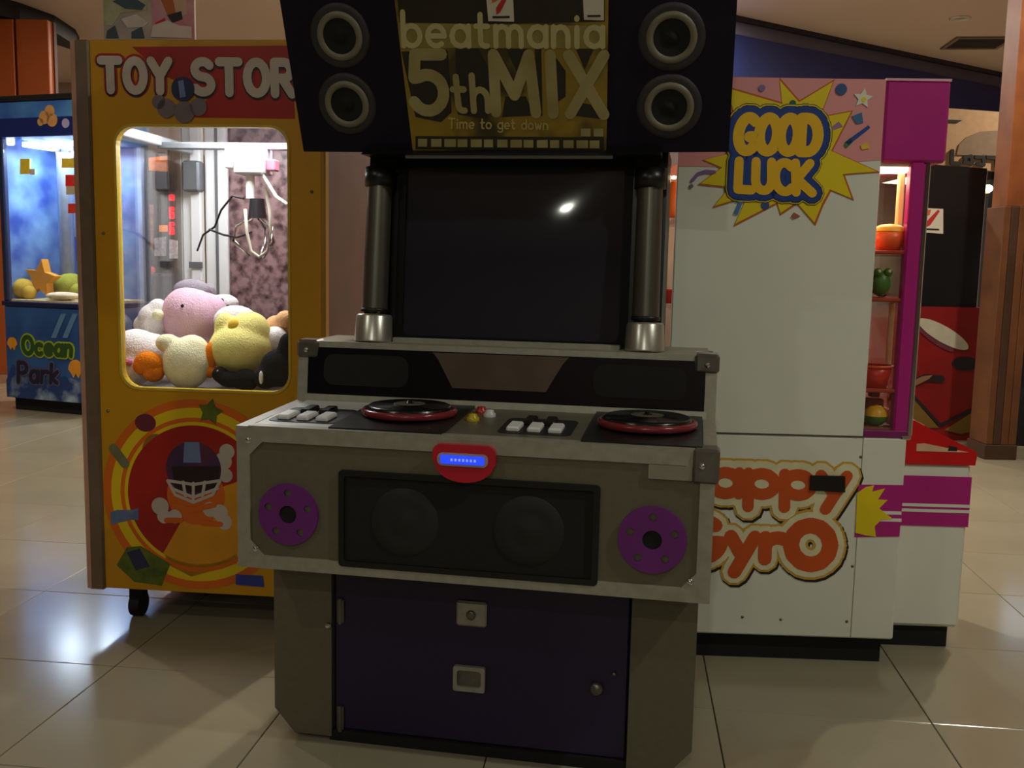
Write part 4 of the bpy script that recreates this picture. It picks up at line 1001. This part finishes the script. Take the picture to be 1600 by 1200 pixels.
seatoy('plush_crab', 'sand coloured flat plush low in the blue crane machine', 100, 468, .13, plush_mat('plush_sand', (216,196,160)), lambda m_: m_.ball((0,0,.035), .11, (1.5,.8,.3)))

# ================================================================== background machines
# dark machine with red base, right
rx0 = ony(1395, 480, 7.3).x
Rm = thing('racing_cabinet', 'black arcade cabinet with a red painted lower side, behind the white machine', 'arcade machine', (rx0, 7.3, 0))
fr_ = lambda x, y: (ony(x, y, 7.3).x - rx0, ony(x, y, 7.3).z)
rw = fr_(1538, 560)[0]; rzt = fr_(1480, 480)[1]; rzb = 0
REDS = mat('dark_red_side', (122,12,14), .45, 0, .15, 4)
lowr = MB().prism([(0,0),(rw,0),(rw,rzt-.02),(rw-.02,rzt),(0,rzt)], 0, 1.2).build('lower_side', REDS, Rm)
uw = fr_(1541, 350)[0]
MB().prism([(-.1,rzt),(uw,rzt),(uw,fr_(1541,262)[1]),(.1,fr_(1480,255)[1]),(-.1,fr_(1480,255)[1])], .05, 1.1).build('upper_cabinet', BLACK, Rm)
MB().disc(fr_(1473,522), .215, -.012, 0, 36, .27, math.radians(62)).build('pale_ellipse', mat('ellipse_pale', (176,170,150), .5), lowr)
MB().disc(fr_(1462,530), .16, -.008, 0, 30, .2, math.radians(58)).build('plum_ellipse', mat('ellipse_plum', (96,40,52), .5), lowr)  # plum oval decal behind the pale one
MB().disc(fr_(1508,568), .05, -.01, 0, 20, 2.0, 0).build('dark_oval', INK, lowr)
ol = mat('olive_print', (112,84,30), .5)
MB().prism(pxpoly([(1476,672),(1524,640),(1524,672),(1500,678)], fr_), -.008, 0).build('olive_wedge', ol, lowr)
MB().prism(pxpoly([(1400,620),(1425,620),(1466,668),(1430,668),(1400,650)], fr_), -.008, 0).build('olive_wedge', ol, lowr)
dl = MB(); dl.stroke([fr_(1420,612), fr_(1468,664), fr_(1526,636)], .022, -.012, -.004); dl.stroke([fr_(1425,598), fr_(1445,590), fr_(1470,592)], .05, -.009, 0); dl.build('dark_lines', INK, lowr)
MB().prism(pxpoly([(1424,596),(1440,588),(1456,586),(1450,592),(1430,602)], fr_), -.014, -.006).build('pale_fleck', mat('fleck_tan', (130,96,70), .5), lowr)
maker_sticker([(1436,362),(1478,365),(1478,326),(1440,324)], lambda x, y: fr_(x, y), .046, Rm)
pk = MB(); pk.stroke([fr_(1548,678), fr_(1562,692)], .03, -.02, 0); pk.build('pedal_lever', mat('pedal_pink', (170,110,96), .4), Rm)
MB().box(rw-.05, rw+.12, -.01, .6, 0, .28, .02).build('foot_rest', MATTE, Rm)
# lit sign and pale board further away
lx = ony(1515, 295, 8.6)
ls = thing('lit_sign', 'small warm lit lamp strip above the black cabinet', 'sign', (lx.x, 8.6, 0))
fl = lambda x, y: (ony(x, y, 8.6).x - lx.x, ony(x, y, 8.6).z)
MB().prism(pxpoly([(1504,288),(1545,289),(1545,302),(1512,300)], fl), -.02, .04).build('lamp_strip', mat('warm_strip', (255,214,150), .5, emit=.9), ls)
MB().box(fl(1560,300)[0]-.06, fl(1560,300)[0], .04, .10, 0, fl(1545,280)[1]).build('stand', MATTE, ls)
MB().ball((fl(1543,295)[0], -.03, fl(1543,295)[1]), .03).build('bulb', mat('bulb_white', (255,250,235), .5, emit=6), ls)
bx = ony(1480, 210, 9.3)
bs = thing('shop_board', 'pale board with a grey dome and dark letters behind the black cabinet', 'sign', (bx.x, 9.3, 0))
fs_ = lambda x, y: (ony(x, y, 9.3).x - bx.x, ony(x, y, 9.3).z)
MB().prism(pxpoly([(1440,262),(1580,268),(1580,176),(1440,166)], fs_), 0, .08).build('board', mat('board_tan', (176,140,100), .6), bs)
MB().box(fs_(1470,260)[0], fs_(1470,260)[0]+.08, .08, .16, 0, fs_(1470,260)[1]+.2).build('post', MATTE, bs)
MB().box(fs_(1570,260)[0]-.08, fs_(1570,260)[0], .08, .16, 0, fs_(1570,260)[1]+.2).build('post', MATTE, bs)
MB().prism([fs_(1494,242),fs_(1498,226),fs_(1510,214),fs_(1530,206),fs_(1560,204),fs_(1572,206),fs_(1572,244)], -.01, 0).build('dome', mat('dome_grey', (128,104,78), .6), bs)
MB().prism(pxpoly([(1480,187),(1503,188),(1496,192),(1480,191)], fs_), -.01, 0).build('dark_mark', INK, bs)
lt = MB(); lt.stroke([fs_(1487,236), fs_(1486,255), fs_(1498,256)], .035, -.02, 0); lt.build('lettering', INK, bs)
lt = MB()
for l in ([(1506,246),(1516,244),(1518,256),(1506,254),(1508,248)], [(1524,246),(1536,246),(1536,258),(1526,256)], [(1542,246),(1556,248),(1556,260)]): lt.stroke([fs_(*p) for p in l], .03, -.02, 0)
lt.build('lettering', INK, bs)
# dark cabinet with a lit screen beyond the column
sx0 = ony(1592, 420, 7.4)
sc_ = thing('video_cabinet', 'dark video cabinet with a bright screen right of the brown column', 'arcade machine', (sx0.x, 7.1, 0))
MB().prism([(0,0),(.0,.92),(.12,1.0),(.12,1.75),(.0,1.8),(.0,1.95),(.7,1.95),(.7,0)], 0, .3, 'y').build('cabinet', MATTE, sc_)
MB().prism([(0,.0),(-.05,.0),(-.06,.30),(0,.42)], .02, .28).build('coin_base', MATTE, sc_)
MB().box(-.004, .6, -.012, .2, 1.20, 1.46, .004).build('screen', mat('cold_screen', (190,215,255), .4, 0, .1, 5, emit=1.4), sc_)
# machines seen through the yellow machine's side glass
def backcab(nm, label, x0, x1, ytop, Y, body, deco):
    p, q = ony(x0, 400, Y), ony(x1, 400, Y); zt = ony(x0, ytop, Y).z
    t = thing(nm, label, 'arcade machine', (p.x, Y, 0)); wd = q.x-p.x
    MB().box(0, wd, 0, .7, 0, zt, .02).build('cabinet', body, t)
    ff_ = lambda x, y: (ony(x, y, Y).x-p.x, ony(x, y, Y).z)
    for (nm2, pts, mt_, th) in deco: MB().prism(pxpoly(pts, ff_), -th, 0).build(nm2, mt_, t)
    return t, ff_
purp = mat('brown_violet_laminate', (92,66,80), .5, 0, .25, 5, rgb2=(60,40,48))
brn = mat('umber_laminate', (84,62,48), .5, 0, .2, 5)
osg = mat('orange_sign_lit', (240,130,40), .4, 0, .2, 14, emit=.55)
led = mat('red_led', (255,30,50), .4, 0, 0, 1, emit=1.6)
scrw = mat('pale_lit_screen', (190,180,190), .4, 0, .3, 30, emit=.3)
t1, f1 = backcab('redemption_cabinet', 'violet-brown arcade cabinet with an orange lit header, seen through the yellow machine glass', 214, 262, 236, 10.6, purp,
    [('header_sign', [(222,266),(262,268),(262,244),(224,248)], osg, .04), ('picture_panel', [(224,390),(240,390),(240,320),(224,318)], mat('picture_rose', (170,90,120), .5, 0, .4, 20, rgb2=(226,150,110), emit=.15), .03), ('picture_panel', [(243,400),(260,400),(260,370),(243,372)], scrw, .03), ('control_shelf', [(214,440),(262,444),(262,430),(214,428)], MATTE, .2)])
t2, f2 = backcab('scoreboard_cabinet', 'brown arcade cabinet with red digits beside the orange lit header', 264, 300, 232, 10.4, brn,
    [('picture_panel', [(268,300),(292,300),(292,272),(268,270)], mat('panel_brown', (70,52,50), .4), .02), ('picture_panel', [(266,404),(278,404),(278,376),(266,374)], scrw, .03), ('amber_label', [(250,362),(262,362),(262,352),(250,352)], osg, .03)])
for k, y in enumerate((309, 328, 337, 352, 362)):
    mb = MB(); a, b = f2(266, y-4), f2(272, y+4)
    for zz in (a[1], (a[1]+b[1])/2, b[1]): mb.box(a[0], b[0], -.02, 0, zz-.006, zz+.006)
    mb.box(a[0]-.005, a[0]+.006, -.02, 0, b[1], a[1]); mb.box(b[0]-.006, b[0]+.006, -.02, 0, (a[1]+b[1])/2 if k % 2 else b[1], a[1]); mb.build('red_digit', led, t2)
t3, f3 = backcab('kiddie_cabinet', 'low dark blue cabinet with a red lit top, seen through the yellow machine glass', 200, 236, 428, 9.2, mat('slate_blue', (44,48,72), .5),
    [])
q0 = f3(202, 428); MB().box(q0[0], q0[0]+.14, -.04, .3, q0[1], q0[1]+.07, .02).build('red_top', mat('red_top_lit', (190,30,60), .4, emit=.25), t3)
q0 = f3(208, 424); MB().box(q0[0], q0[0]+.07, -.05, .2, q0[1]+.02, q0[1]+.08, .01).build('blue_light', mat('blue_top_lit', (60,60,220), .4, emit=.6), t3)
